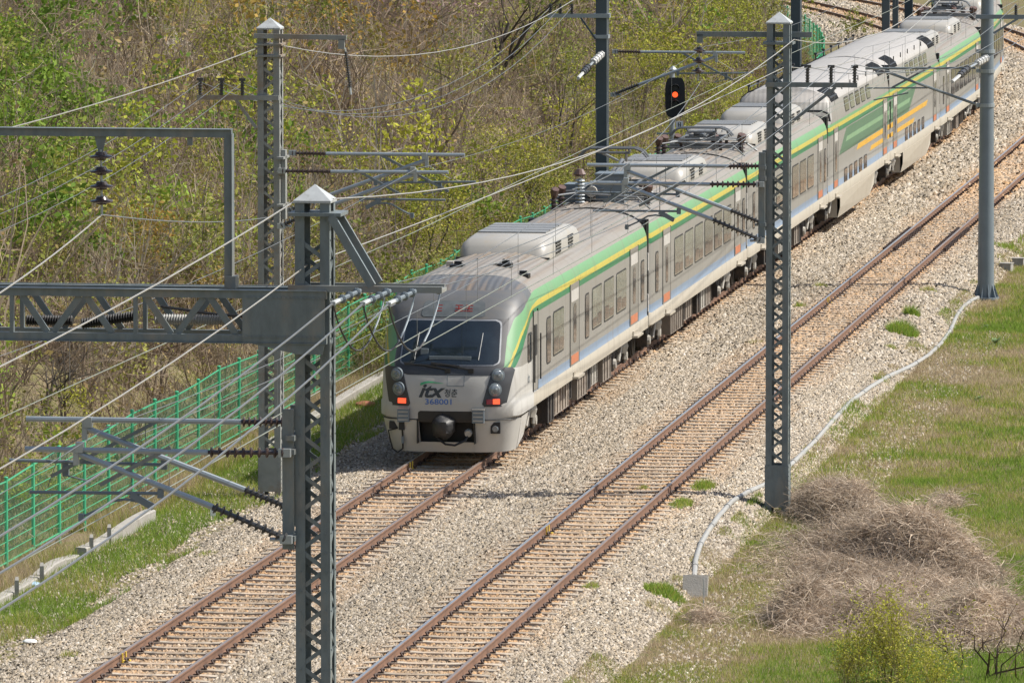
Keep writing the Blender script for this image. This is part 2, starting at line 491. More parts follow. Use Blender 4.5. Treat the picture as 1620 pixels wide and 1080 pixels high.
# ------------------------------------------------------------------ sleepers with their rail clips
def sleeper_mesh():
    mb = MB()
    pr = [(-1.2, -0.158), (-0.92, -0.145), (-0.55, -0.145), (-0.3, -0.155), (0.3, -0.155), (0.55, -0.145), (0.92, -0.145), (1.2, -0.158)]
    for i in range(len(pr) - 1):
        (a, za), (b, zb) = pr[i], pr[i + 1]
        w0, w1 = 0.105, 0.14
        vs = [(a, -w1, -0.4), (a, w1, -0.4), (b, w1, -0.4), (b, -w1, -0.4), (a, -w0, za), (a, w0, za), (b, w0, zb), (b, -w0, zb)]
        fs = [(4, 7, 6, 5), (0, 4, 5, 1) if i == 0 else (0, 3, 7, 4), (0, 3, 7, 4), (1, 5, 6, 2)]
        if i == 0: fs = [(4, 7, 6, 5), (0, 4, 5, 1), (0, 3, 7, 4), (1, 5, 6, 2)]
        elif i == len(pr) - 2: fs = [(4, 7, 6, 5), (3, 2, 6, 7), (0, 3, 7, 4), (1, 5, 6, 2)]
        else: fs = [(4, 7, 6, 5), (0, 3, 7, 4), (1, 5, 6, 2)]
        mb.add(vs, fs)
    return mb
mat('sleeper', (0.40, 0.345, 0.275), 0.9, 0.0, 0.2, 3, 0.5, 35, 0.2, col2=(0.30, 0.20, 0.125), scale2=1.6, amount=0.5)
SL = empty('sleeper', (0, 0, 0))
_sb = sleeper_mesh().build('sleeper_block', 'sleeper', SL)
def clip_mb(x, sg):
    mb = MB()
    # coiled spring clip: a ring standing beside the rail foot with a tail
    c = Vector((x + sg * 0.125, 0, -0.115))
    ring = [c + Vector((0.02 * math.sin(t * 2), 0.058 * math.cos(t), 0.046 * math.sin(t))) for t in np.linspace(0, 2 * PI, 9)]
    mb.tube(ring, 0.021, 5, False)
    mb.box(c + Vector((-sg * 0.035, 0, -0.03)), (0.09, 0.10, 0.03))
    mb.box(c + Vector((0, 0, -0.005)), (0.03, 0.035, 0.05))
    return mb
for x, sg in ((-0.75, 1), (-0.75, -1), (0.75, 1), (0.75, -1)):
    clip_mb(x, sg).build('rail_clip', 'clip', SL)
def place_sleeper(o, s, n0):
    o.location = T(s, n0, 0); o.rotation_euler = (0, 0, -HD(s) + random.uniform(-0.004, 0.004))
first = True
rest = MB()
_rc = [p.co.copy() for p in _sb.data.vertices]; _rf = [tuple(p.vertices) for p in _sb.data.polygons]
far_sl = []
for n0, lab, grp, scount in ((0.0, 'concrete sleeper with rusty spring clips in the track carrying the train', 'sleepers of the track under the train', 104),
                             (NR, 'concrete sleeper with rusty spring clips in the empty right track', 'sleepers of the empty right track', 150)):
    k0 = -10
    for k in range(k0, 450):
        s = k * 0.7 + 0.35
        if n0 == 0 and 115 < s < 190: continue
        if k - k0 < scount:
            o = SL if first else copy_tree(SL)
            first = False
            place_sleeper(o, s, n0); tag(o, lab, 'sleeper', grp)
        else:
            c, sn = math.cos(-HD(s)), math.sin(-HD(s)); p0 = T(s, n0, 0)
            rest.add([(p.x * c - p.y * sn + p0.x, p.x * sn + p.y * c + p0.y, p.z) for p in _rc], _rf)
            for x in (-0.75, 0.75):
                q = T(s, n0 + x + 0.125, -0.115); rest.cur = 1; rest.box(q, (0.07, 0.14, 0.10)); rest.cur = 0
tag(rest.build('distant_sleepers', ['sleeper', 'clip']), 'concrete sleepers of both tracks in the distance', 'sleepers', kind='stuff')

# extra clips and dark chairs where the empty track's rails are jointed (middle right)
for side, x0, lab in ((0, NR - 0.75, 'dark bolted chairs clustered along the joint of the near rail of the empty track'),
                      (1, NR + 0.75, 'dark bolted chairs clustered along the joint of the grass side rail of the empty track')):
    org = T(97.0, x0, -0.15); jo = empty('rail_joint', org, 0, lab, 'rail joint')
    for k in range(17):
        s = 97.0 + k * 0.52
        for sg in (-1, 1):
            mb = MB(); mb.box(T(s, x0 + sg * 0.15, -0.10) - org, (0.10, 0.20, 0.12), Matrix.Rotation(-HD(s), 3, 'Z')); mb.build('chair', 'clip', jo)
# yellow paint marks on rails
def marker(x, y, label, n0):
    p, s, n = ground_hit(x, y)
    q = T(s, n0 + 0.047, -0.06)
    mb = MB(); R = Matrix.Rotation(-HD(s), 3, 'Z')
    mb.box(q + Vector((0, -0.10, 0)), (0.02, 0.05, 0.16), R); mb.box(q + R @ Vector((0.03, 0.13, -0.0)), (0.02, 0.05, 0.16), R); mb.box(q + R @ Vector((0.015, 0.02, -0.075)), (0.04, 0.26, 0.02), R)
    mb.box(q + R @ Vector((0.06, 0.16, -0.075)), (0.09, 0.10, 0.02), R)
    tag(mb.build('rail_marker', 'yellow'), label, 'rail marker')
marker(189, 1052, 'yellow clip on the left rail near the bottom left corner', -0.75)
marker(638, 748, 'yellow clip on the left rail just in front of the train', -0.75)
marker(849, 850, 'small yellow clip on the empty track near the middle of the picture', NR - 0.75)
marker(1305, 483, 'small yellow clip on the empty track just right of the tall lattice mast', NR - 0.75)
# ------------------------------------------------------------------ train: one thing, cars as parts, windows / doors / gear as sub-parts
def train_paint(name, front=False, hump=False):
    m = bpy.data.materials.new(name); m.use_nodes = True
    g = NG(m); b = g.nt.nodes['Principled BSDF']
    b.inputs['Roughness'].default_value = 0.46; b.inputs['Specular IOR Level'].default_value = 0.35
    body = (0.238, 0.23, 0.208); skirt = (0.385, 0.35, 0.285); blue = (0.18, 0.235, 0.31)
    dg, ye, lg = (0.035, 0.165, 0.075), (0.42, 0.36, 0.07), (0.135, 0.29, 0.14)
    roof = (0.37, 0.352, 0.325) if hump else (0.24, 0.22, 0.19)
    tc = g.n('ShaderNodeTexCoord'); sep = g.n('ShaderNodeSeparateXYZ'); g.l(tc.outputs['Object'], sep.inputs[0])
    at = g.n('ShaderNodeAttribute'); at.attribute_name = 'q'
    def ramp(src, lo, hi, stops):
        mr = g.n('ShaderNodeMapRange'); mr.inputs[1].default_value = lo; mr.inputs[2].default_value = hi
        g.l(src, mr.inputs[0])
        cr = g.n('ShaderNodeValToRGB'); cr.color_ramp.interpolation = 'CONSTANT'
        e = cr.color_ramp.elements
        while len(e) > 1: e.remove(e[-1])
        e[0].position = 0; e[0].color = stops[0][1] + (1,)
        for p, c in stops[1:]:
            el = e.new((p - lo) / (hi - lo)); el.color = c + (1,)
        g.l(mr.outputs[0], cr.inputs[0]); return cr.outputs[0]
    def math_(op, a, bb):
        n = g.n('ShaderNodeMath', operation=op)
        for i, s in enumerate((a, bb)):
            if isinstance(s, (int, float)): n.inputs[i].default_value = s
            else: g.l(s, n.inputs[i])
        return n.outputs[0]
    def mix(f, a, bb):
        n = g.n('ShaderNodeMix', data_type='RGBA'); g.l(f, n.inputs[0])
        for i, s in ((6, a), (7, bb)):
            if isinstance(s, tuple): n.inputs[i].default_value = s + (1,)
            else: g.l(s, n.inputs[i])
        return n.outputs[2]
    z = sep.outputs[2]; y = sep.outputs[1]; q = at.outputs['Fac']
    low = ramp(z, 0, 2, [(0, skirt), (1.28, blue), (1.47, body)])
    if front:
        low_lifted = ramp(z, 0, 2, [(0, (0.42, 0.412, 0.385)), (1.28, (0.42, 0.412, 0.385))])  # cab face coloured paler than the side paint, to offset its shade
        low = mix(math_('GREATER_THAN', y, 2.6), low_lifted, low)
    band = ramp(q, 2, 4.2, [(2, body), (2.97, dg), (3.10, ye), (3.22, lg), (3.42 if not hump else 3.30, body if hump else roof)] + ([(3.93, roof)] if hump else []))
    if front:
        blk = math_('MULTIPLY', math_('GREATER_THAN', q, 3.42), math_('LESS_THAN', y, 2.9))
        band = mix(blk, band, (0.096, 0.10, 0.104))  # hood paler than the screen surround: dust plus sky reflection put into colour
    col = mix(math_('GREATER_THAN', z, 2.0), low, band)
    # weathering: streaks along the roof, soft dirt on the sides
    mp = g.n('ShaderNodeMapping'); mp.inputs['Scale'].default_value = (7.0, 0.12, 1.5); g.l(tc.outputs['Object'], mp.inputs[0])
    nz = g.n('ShaderNodeTexNoise'); nz.inputs['Scale'].default_value = 1.6; nz.inputs['Detail'].default_value = 5
    g.l(mp.outputs[0], nz.inputs['Vector'])
    mr = g.n('ShaderNodeMapRange'); mr.inputs[1].default_value = 0.45; mr.inputs[2].default_value = 0.75
    g.l(nz.outputs['Fac'], mr.inputs[0])
    amt = math_('MULTIPLY', mr.outputs[0], math_('MULTIPLY', math_('GREATER_THAN', z, 3.55), 0.15 if hump else 0.75))
    col = mix(amt, col, (0.19, 0.135, 0.085))
    n2 = g.n('ShaderNodeTexNoise'); n2.inputs['Scale'].default_value = 1.3; n2.inputs['Detail'].default_value = 6
    g.l(tc.outputs['Object'], n2.inputs['Vector'])
    m2 = g.n('ShaderNodeMapRange'); m2.inputs[1].default_value = 0.5; m2.inputs[2].default_value = 0.9; m2.inputs[4].default_value = 0.30
    g.l(n2.outputs['Fac'], m2.inputs[0])
    col = mix(m2.outputs[0], col, (0.22, 0.19, 0.15))
    # rain streaks down the sides and the joints between side panels
    mp3 = g.n('ShaderNodeMapping'); mp3.inputs['Scale'].default_value = (1.0, 5.0, 0.25); g.l(tc.outputs['Object'], mp3.inputs[0])
    n3 = g.n('ShaderNodeTexNoise'); n3.inputs['Scale'].default_value = 1.8; n3.inputs['Detail'].default_value = 5; g.l(mp3.outputs[0], n3.inputs['Vector'])
    m3 = g.n('ShaderNodeMapRange'); m3.inputs[1].default_value = 0.52; m3.inputs[2].default_value = 0.78; m3.inputs[4].default_value = 0.42; g.l(n3.outputs['Fac'], m3.inputs[0])
    col = mix(m3.outputs[0], col, (0.16, 0.135, 0.105))
    fy = math_('FRACT', math_('DIVIDE', y, 2.6), 0.0)
    col = mix(math_('MULTIPLY', math_('LESS_THAN', fy, 0.008), 0.55 if not front else math_('MULTIPLY', 0.55, math_('GREATER_THAN', y, 3.6))), col, (0.06, 0.055, 0.05))
    g.l(col, b.inputs['Base Color'])
    # ribbed roof sheet
    wv = g.n('ShaderNodeTexWave'); wv.bands_direction = 'X'; wv.inputs['Scale'].default_value = 2.2; g.l(tc.outputs['Object'], wv.inputs['Vector'])
    bp = g.n('ShaderNodeBump'); bp.inputs['Distance'].default_value = 0.02
    g.l(math_('MULTIPLY', math_('GREATER_THAN', z, 3.56), 0.15 if hump else 0.5), bp.inputs['Strength'])
    g.l(wv.outputs['Fac'], bp.inputs['Height']); g.l(bp.outputs[0], b.inputs['Normal'])
    MATS[name] = m
train_paint('train_front', front=True); train_paint('train_side'); train_paint('train_hump', hump=True)
mat('train_face_lifted', (0.45, 0.44, 0.41), 0.38, 0.0, 0.06, 2, col2=(0.28, 0.24, 0.18), scale2=1.6, amount=0.25)  # apron colour brightened to make up for the shaded front
mat('train_skirt', (0.385, 0.35, 0.285), 0.42, 0.0, 0.06, 2, col2=(0.32, 0.27, 0.2), scale2=1.2, amount=0.3)
mat('door_grey', (0.215, 0.207, 0.186), 0.4, 0.0, 0.05, 2)
mat('train_black', (0.040, 0.042, 0.046), 0.40, 0.0, 0.1, 4)
mat('glass', (0.035, 0.045, 0.048), 0.06, 0.0, 0.3, 2, spec=0.7)
mat('glass_pale', (0.14, 0.16, 0.135), 0.10, 0.0, 0.35, 3, spec=0.7)
mat('windscreen', (0.010, 0.016, 0.021), 0.05, 0.0, 0.4, 2.5, spec=0.8)
mat('gasket', (0.02, 0.02, 0.02), 0.6)
mat('frame_silver', (0.28, 0.29, 0.30), 0.4, 0.5)
mat('orange', (0.42, 0.15, 0.075), 0.5); mat('panel_white', (0.42, 0.405, 0.375), 0.5)
mat('livery_green', (0.075, 0.155, 0.095), 0.4, 0.0, 0.08, 3); mat('livery_mint', (0.17, 0.30, 0.17), 0.4)
mat('livery_yellow', (0.56, 0.32, 0.04), 0.4)
mat('under_dark', (0.035, 0.031, 0.028), 0.75, 0.1, 0.35, 3, 0.5, 18, col2=(0.11, 0.075, 0.05), scale2=2.5, amount=0.4)
mat('under_box', (0.235, 0.20, 0.165), 0.7, 0.0, 0.15, 3, col2=(0.14, 0.10, 0.07), scale2=2.0, amount=0.45)
mat('under_pale', (0.36, 0.34, 0.30), 0.6, 0.1, 0.2, 3)
mat('ac_cream', (0.325, 0.312, 0.28), 0.42, 0.0, 0.05, 3, col2=(0.34, 0.30, 0.23), scale2=1.4, amount=0.3)
mat('ac_top', (0.19, 0.195, 0.195), 0.5, 0.0, 0.12, 3)
mat('gear_grey', (0.135, 0.165, 0.185), 0.5, 0.0, 0.1, 4)
mat('gear_brown', (0.105, 0.062, 0.05), 0.4, 0.0, 0.2, 6)
mat('lamp_glass', (0.20, 0.225, 0.24), 0.12, 0.3, 0.2, 20, spec=0.8)
mat('lamp_red', (0.8, 0.08, 0.03), 0.3, emit=(1.0, 0.10, 0.04), estr=1.0)
mat('lamp_red_off', (0.20, 0.025, 0.04), 0.3)
mat('led_red', (0.16, 0.035, 0.035), 0.4, emit=(1.0, 0.08, 0.06), estr=0.10)
mat('display', (0.095, 0.105, 0.105), 0.15, 0.0, 0.2, 4, spec=0.7)
mat('bag_black', (0.028, 0.028, 0.029), 0.5, 0.0, 0.4, 6, 0.8, 8)
mat('logo_dark', (0.035, 0.04, 0.042), 0.5); mat('logo_blue', (0.05, 0.14, 0.40), 0.5); mat('logo_green', (0.06, 0.36, 0.16), 0.5)

def vary_by_object(name, lo, hi):
    m = MATS[name]; g = NG(m); b = g.nt.nodes['Principled BSDF']; src = b.inputs['Base Color'].links[0].from_socket
    oi = g.n('ShaderNodeObjectInfo'); mr = g.n('ShaderNodeMapRange'); mr.inputs[3].default_value = lo; mr.inputs[4].default_value = hi; g.l(oi.outputs['Random'], mr.inputs[0])
    vm = g.n('ShaderNodeVectorMath', operation='SCALE'); g.l(src, vm.inputs[0]); g.l(mr.outputs[0], vm.inputs['Scale']); g.l(vm.outputs[0], b.inputs['Base Color'])
vary_by_object('glass_pale', 0.45, 1.35); vary_by_object('sleeper', 0.72, 1.15); vary_by_object('under_box', 0.6, 1.2); vary_by_object('door_grey', 0.9, 1.08)
NEXP = 3.1
SIDE_ROWS = [(0.92, 1.44), (0.98, 1.53), (1.26, 1.53), (1.30, 1.50)] + [(1.30 + 0.11 * k, 1.50) for k in range(1, 15)] + \
    [(2.95, 1.50), (3.02, 1.499), (3.1, 1.496), (3.18, 1.488), (3.25, 1.475), (3.33, 1.45), (3.42, 1.41), (3.50, 1.355), (3.58, 1.275),
     (3.66, 1.14), (3.73, 0.95), (3.79, 0.70), (3.83, 0.42), (3.85, 0.03)]
HUMP_ROWS = [(0.92, 1.44), (0.98, 1.53), (1.26, 1.53), (1.30, 1.50), (2.0, 1.5), (2.95, 1.50), (3.1, 1.498), (3.25, 1.49), (3.45, 1.475), (3.9, 1.40),
             (4.05, 1.33), (4.18, 1.18), (4.28, 0.95), (4.35, 0.65), (4.39, 0.35), (4.41, 0.03)]
T0P = [(0.2, 0.28), (0.6, 0.12), (0.92, 0.03), (1.3, 0.0), (1.7, 0.05), (1.95, 0.13), (2.1, 0.22), (2.5, 0.52), (2.94, 0.86), (3.2, 1.08), (3.42, 1.34), (3.6, 1.75), (3.73, 2.4), (3.81, 3.3), (3.85, 4.3)]
def nose_t(z):
    return float(np.interp(z, [a for a, b in T0P], [b for a, b in T0P]))
def nose_h(z):
    return float(np.interp(z, [a for a, b in SIDE_ROWS], [b for a, b in SIDE_ROWS])) if z > 1.3 else 1.50
def lc(h):
    return 1.05 * h / 1.5
def yF(x, z, off=0.0):
    h = nose_h(z); r = min(abs(x) / h, 0.9999)
    return nose_t(z) + lc(h) * (1 - (1 - r ** NEXP) ** (1 / NEXP)) - off

def car_body(name, L, rows, paint, parent, front=False, hump=None):
    ys = [0.02, 0.3, 0.6, 1.0, 1.5, 2.0, 2.5, 3.0, 3.5, 4.2] + list(np.arange(5, L - 1, 1.5)) + [L - 0.15]
    verts = []; qs = []; cols = None
    for z, h in rows:
        t0 = 0.0
        if front: t0 = nose_t(z)
        e0 = e1 = 0.0
        if hump and z > 3.3:
            k = (z - 3.3) * 0.75
            e0 = 0.75 + k if 'a' in hump else 0.0
            e1 = 0.75 + k if 'b' in hump else 0.0
        pts = []
        hs = max(h, 0.02)
        if front:
            Lc = lc(h); ymin = t0 + Lc
            side = [ymin + (L - 0.15 - ymin) * ((y - 0.02) / (L - 0.17)) ** 1.4 for y in ys]
            side[0] = ymin
            right = [(hs, y) for y in side]
            th = np.linspace(-PI / 2, PI / 2, 57)[1:-1]
            fr = []
            for a in th:
                sx = math.copysign(abs(math.sin(a)) ** (2 / NEXP), a) * hs
                fr.append((sx, t0 + Lc * (1 - abs(math.cos(a)) ** (2 / NEXP))))
            pts = [(-x, y) for x, y in right[::-1]] + fr + right
        else:
            a = e0; bq = L - e1
            side = [a + 0.12 + (bq - a - 0.24) * t for t in np.linspace(0, 1, 16)]
            ch = min(0.10, hs * 0.5)
            right = [(hs - ch, a)] + [(hs, y) for y in side]
            pts = [(-x, y) for x, y in right[::-1]] + right
        pts = [(-hs + min(0.1, hs * 0.5), L - e1)] + pts + [(hs - min(0.1, hs * 0.5), L - e1)]
        cols = len(pts)
        for x, y in pts:
            verts.append((x, y, z))
            q = z
            if front and y < 3.5:           # the stripes broaden as they sweep down the cab corner to the head lamps
                zl = float(np.interp(y, [0.3, 0.75, 1.4, 2.4, 3.5], [1.80, 2.1, 2.5, 2.92, 2.97]))
                zu = float(np.interp(y, [0.2, 0.42, 0.70, 1.2, 1.9, 3.0, 3.5], [1.82, 2.1, 2.5, 3.0, 3.28, 3.40, 3.42]))
                fr_ = (z - zl) / max(zu - zl, 0.1); k_ = min((3.5 - y) / 1.2, 1.0)
                q = 2.97 + 0.45 * (fr_ * (1 - k_) + k_ * float(np.interp(fr_, [-1, 0, 0.38, 0.50, 1, 2], [-1, 0, 0.289, 0.556, 1, 2])))
            qs.append(q)
    R = len(rows); fs = []
    for i in range(R - 1):
        for j in range(cols):
            k = (j + 1) % cols
            fs.append((i * cols + j, i * cols + k, (i + 1) * cols + k, (i + 1) * cols + j))
    fs.append(tuple(range(cols - 1, -1, -1))); fs.append(tuple((R - 1) * cols + j for j in range(cols)))
    mb = MB(); mb.add(verts, fs)
    o = mb.build(name, paint, parent, True)
    at = o.data.attributes.new('q', 'FLOAT', 'POINT')
    at.data.foreach_set('value', np.array(qs, np.float32))
    return o

def plate(mb, sd, y0, y1, z0, z1, x=1.502, th=0.012, r=0.08, x1=None):
    """rounded rectangle lying on the car side, sd = +1 right, -1 left; x1 is the half width at z1 where the side leans in"""
    r = min(r, (y1 - y0) / 2.01, (z1 - z0) / 2.01); pts = []
    xx = lambda z: x if x1 is None else x + (x1 - x) * (z - z0) / (z1 - z0)
    for cy, cz, a0 in ((y1 - r, z1 - r, 0), (y0 + r, z1 - r, 90), (y0 + r, z0 + r, 180), (y1 - r, z0 + r, 270)):
        for k in range(5 if r > 0.012 else 1):
            a = math.radians(a0 + (22.5 * k if r > 0.012 else 45))
            zz = cz + r * math.sin(a)
            pts.append((sd * xx(zz), cy + r * math.cos(a), zz))
    mb.ngon(pts, th, (sd, 0, 0))

def windows(car, spans, z0, z1, name='window', sides=(1, -1), x=1.502, x1=None, glass='glass'):
    for sd in sides:
        for a, b in spans:
            mb = MB()
            mb.cur = 1; plate(mb, sd, a - 0.035, b + 0.035, z0 - 0.035, z1 + 0.035, x, 0.007, 0.13, x1)
            mb.cur = 0; plate(mb, sd, a, b, z0, z1, x, 0.012, 0.10, x1)
            mb.cur = 2
            if b - a > 1.2 and name == 'window':          # dark seat backs showing through the lower pane
                hw = (b - a) / 2 - 0.1; k1 = rng.uniform(0.25, 0.42); k2 = rng.uniform(0.2, 0.42)
                plate(mb, sd, a + 0.05, a + 0.05 + hw, z0 + 0.03, z0 + (z1 - z0) * k1, x + 0.0125, 0.002, 0.09)
                plate(mb, sd, b - 0.05 - hw, b - 0.05, z0 + 0.03, z0 + (z1 - z0) * k2, x + 0.0125, 0.002, 0.09)
            elif name == 'window':
                plate(mb, sd, a + 0.05, b - 0.05, z0 + 0.04, z0 + (z1 - z0) * 0.3, x + 0.0125, 0.002, 0.08)
            mb.build(name, [glass, 'gasket', 'glass'], car)

def door(car, a, b, sides=(1, -1), wide_window=False):
    for sd in sides:
        mb = MB()
        mb.cur = 0; plate(mb, sd, a, b, 1.24, 3.12, 1.5025, 0.010, 0.03)
        mb.cur = 1; plate(mb, sd, a - 0.03, a - 0.003, 1.24, 3.14, 1.5025, 0.014, 0.01); plate(mb, sd, b + 0.003, b + 0.03, 1.24, 3.14, 1.5025, 0.014, 0.01)
        o = mb.build('door', ['door_grey', 'gasket'], car)
    # door fittings are told apart by colour inside one door part per side
        m2 = MB()
        c = (a + b) / 2
        m2.cur = 0; plate(m2, sd, c - 0.24, c + 0.24, 1.78, 2.66, 1.5135, 0.006, 0.12)
        m2.cur = 1; plate(m2, sd, a + 0.12, b - 0.12, 2.72, 2.98, 1.5135, 0.005, 0.02)
        m2.cur = 2; plate(m2, sd, a + 0.12, b - 0.12, 1.32, 1.52, 1.5135, 0.005, 0.02)
        m2.build('door_window', ['glass', 'panel_white', 'orange'], car)
        m3 = MB(); m3.box((sd * 1.60, c, 1.02), (0.14, (b - a) * 0.72, 0.05)); m3.box((sd * 1.545, c, 1.08), (0.03, (b - a) * 0.6, 0.12))
        m3.build('door_step', 'train_skirt', car)

def bogie(car, y):
    mb = MB()
    for dy in (-1.05, 1.05):
        for sd in (-1, 1):
            mb.lathe((sd * 0.70, y + dy, 0.42), (sd * 0.82, y + dy, 0.42), [(0, 0.43), (0.7, 0.43), (0.72, 0.38), (1, 0.38)], 18)
            mb.box((sd * 1.05, y + dy, 0.44), (0.26, 0.34, 0.34))
            mb.cur = 1; mb.lathe((sd * 1.18, y + dy, 0.44), (sd * 1.24, y + dy, 0.44), [(0, 0.13), (1, 0.11)], 10); mb.cur = 0
            mb.tube([(sd * 1.08, y + dy, 0.55), (sd * 1.08, y + dy, 0.86)], 0.10, 8)
        mb.tube([(-0.8, y + dy, 0.42), (0.8, y + dy, 0.42)], 0.09, 8)
    for sd in (-1, 1):
        mb.box((sd * 1.07, y, 0.66), (0.16, 2.5, 0.20)); mb.box((sd * 1.07, y, 0.50), (0.18, 1.0, 0.28))
        mb.cur = 1
        mb.tube([(sd * 1.22, y - 0.5, 0.45), (sd * 1.26, y - 0.25, 0.85)], 0.045, 6); mb.tube([(sd * 1.22, y + 0.62, 0.40), (sd * 1.24, y + 0.62, 0.85)], 0.05, 6)
        mb.lathe((sd * 1.15, y + 0.1, 0.60), (sd * 1.15, y + 0.1, 0.92), [(0, 0.2), (0.5, 0.24), (1, 0.2)], 10)
        mb.cur = 0
    mb.box((0, y, 0.6), (2.0, 0.5, 0.3))
    mb.build('bogie', ['under_dark', 'under_pale'], car)

def underbox(car, y0, y1, zb, m='under_box', w=1.30, ribs=0):
    mb = MB()
    mb.bbox((-w, y0, zb), (w, y1, 0.915))
    for k in range(ribs):
        y = y0 + (y1 - y0) * (k + 0.5) / ribs
        for sd in (-1, 1):
            mb.box((sd * (w + 0.012), y, (zb + 0.92) / 2), (0.024, 0.05, 0.86 - zb))
    mb.build('equipment_box', m, car)

def ac_unit(car, y0, L=5.2, w=1.02, ztop=4.19):
    def xs(sc, wd, y, zt):
        p = [(-wd, 3.50), (-wd, 3.5 + (zt - 3.5) * 0.62), (-wd * 0.93, 3.5 + (zt - 3.5) * 0.86), (-wd * 0.78, zt), (wd * 0.78, zt),
             (wd * 0.93, 3.5 + (zt - 3.5) * 0.86), (wd, 3.5 + (zt - 3.5) * 0.62), (wd, 3.50)]
        return [(x, y, z) for x, z in p]
    st = [(0, 0.88, 3.72), (0.10, 0.94, 3.98), (0.35, 1.0, 4.13), (0.75, 1.0, ztop - 0.04), (1.3, 1.0, ztop), (L - 1.3, 1.0, ztop), (L - 0.75, 1.0, ztop - 0.04), (L - 0.35, 1.0, 4.13), (L - 0.1, 0.94, 3.98), (L, 0.88, 3.72)]
    mb = MB(); vs = []; fs = []
    for dy, sc, zt in st:
        vs += xs(1, w * sc, y0 + dy, zt)
    for i in range(len(st) - 1):
        for j in range(7):
            fs.append((i * 8 + j, i * 8 + j + 1, (i + 1) * 8 + j + 1, (i + 1) * 8 + j))
    fs += [tuple(range(8)), tuple((len(st) - 1) * 8 + j for j in range(7, -1, -1))]
    mb.add(vs, fs)
    o = mb.build('air_conditioner', 'ac_cream', car, True)
    t = MB()
    for k in range(4):
        a = y0 + 1.35 + k * (L - 2.7) / 4
        t.bbox((-w * 0.76, a + 0.06, ztop - 0.03), (w * 0.76, a + (L - 2.7) / 4 - 0.06, ztop + 0.03))
    t.build('top_panel', 'ac_top', o)
    for a in (0.30, 0.66):
        for sd in (-1, 1):
            g = MB()
            for cx in range(2):
                for k in range(5):
                    yy = y0 + L * a + cx * 0.42 - 0.2; zz = 3.68 + k * 0.075
                    g.box((sd * (w + 0.004), yy, zz), (0.03, 0.34, 0.042))
            g.build('grille', 'black', o)
    e = MB(); e.bbox((-w * 1.04, y0 - 0.06, 3.63), (w * 1.04, y0 + 0.02, 3.75)); e.build('seal', 'gasket', o)

def stack_insulator(mb, x, y, z0, z1, r=0.09, n=6):
    mb.tube([(x, y, z0), (x, y, z1)], r * 0.45, 8)
    for k in range(n):
        z = z0 + (z1 - z0) * (k + 0.5) / n
        mb.lathe((x, y, z - 0.02), (x, y, z + 0.02), [(0, r), (0.6, r * 0.9), (1, r * 0.5)], 10)

def pantograph(car, y, raised):
    """base frame on four insulators, lower arm, upper arm, twin collector strips with horns"""
    mb = MB()
    z0 = 3.86
    for sx in (-0.55, 0.55):
        for dy in (-0.7, 0.7):
            mb.cur = 1; stack_insulator(mb, sx, y + dy, z0 - 0.22, z0 + 0.22, 0.10, 4); mb.cur = 0
    for sx in (-0.55, 0.55): mb.bar((sx, y - 0.95, z0 + 0.26), (sx, y + 0.95, z0 + 0.26), 0.07, 0.07)
    for dy in (-0.9, 0, 0.9): mb.bar((-0.6, y + dy, z0 + 0.26), (0.6, y + dy, z0 + 0.26), 0.07, 0.07)
    mb.tube([(-0.3, y + 0.2, z0 + 0.36), (0.3, y + 0.2, z0 + 0.36)], 0.09, 8)
    zk, yk, zt, yt = (z0 + 0.74, y + 1.25, z0 + 1.14, y - 0.35) if raised else (z0 + 0.40, y + 1.3, z0 + 0.55, y - 0.5)
    mb.tube([(0, y - 0.55, z0 + 0.34), (0, yk, zk)], 0.065, 8)
    mb.tube([(0.12, y - 0.75, z0 + 0.33), (0.12, yk - 0.1, zk - 0.08)], 0.03, 6)
    for sx in (-0.28, 0.28): mb.tube([(sx * 0.4, yk, zk), (sx * 1.1, yt, zt - 0.1)], 0.035, 6)
    mb.tube([(-0.4, yt, zt - 0.1), (0.4, yt, zt - 0.1)], 0.035, 6)
    for dy in (-0.18, 0.18):
        pts = [(-0.86, yt + dy, zt - 0.20), (-0.72, yt + dy, zt - 0.04), (-0.55, yt + dy, zt + 0.02), (0.55, yt + dy, zt + 0.02), (0.72, yt + dy, zt - 0.04), (0.86, yt + dy, zt - 0.20)]
        mb.tube(pts, 0.03, 6)
    for sx in (-0.4, 0.4): mb.bar((sx, yt - 0.18, zt - 0.02), (sx, yt + 0.18, zt - 0.02), 0.04, 0.05); mb.tube([(sx, yt, zt - 0.1), (sx, yt, zt)], 0.025, 6)
    mb.build('pantograph', ['wire_grey', 'insulator_brown'], car)

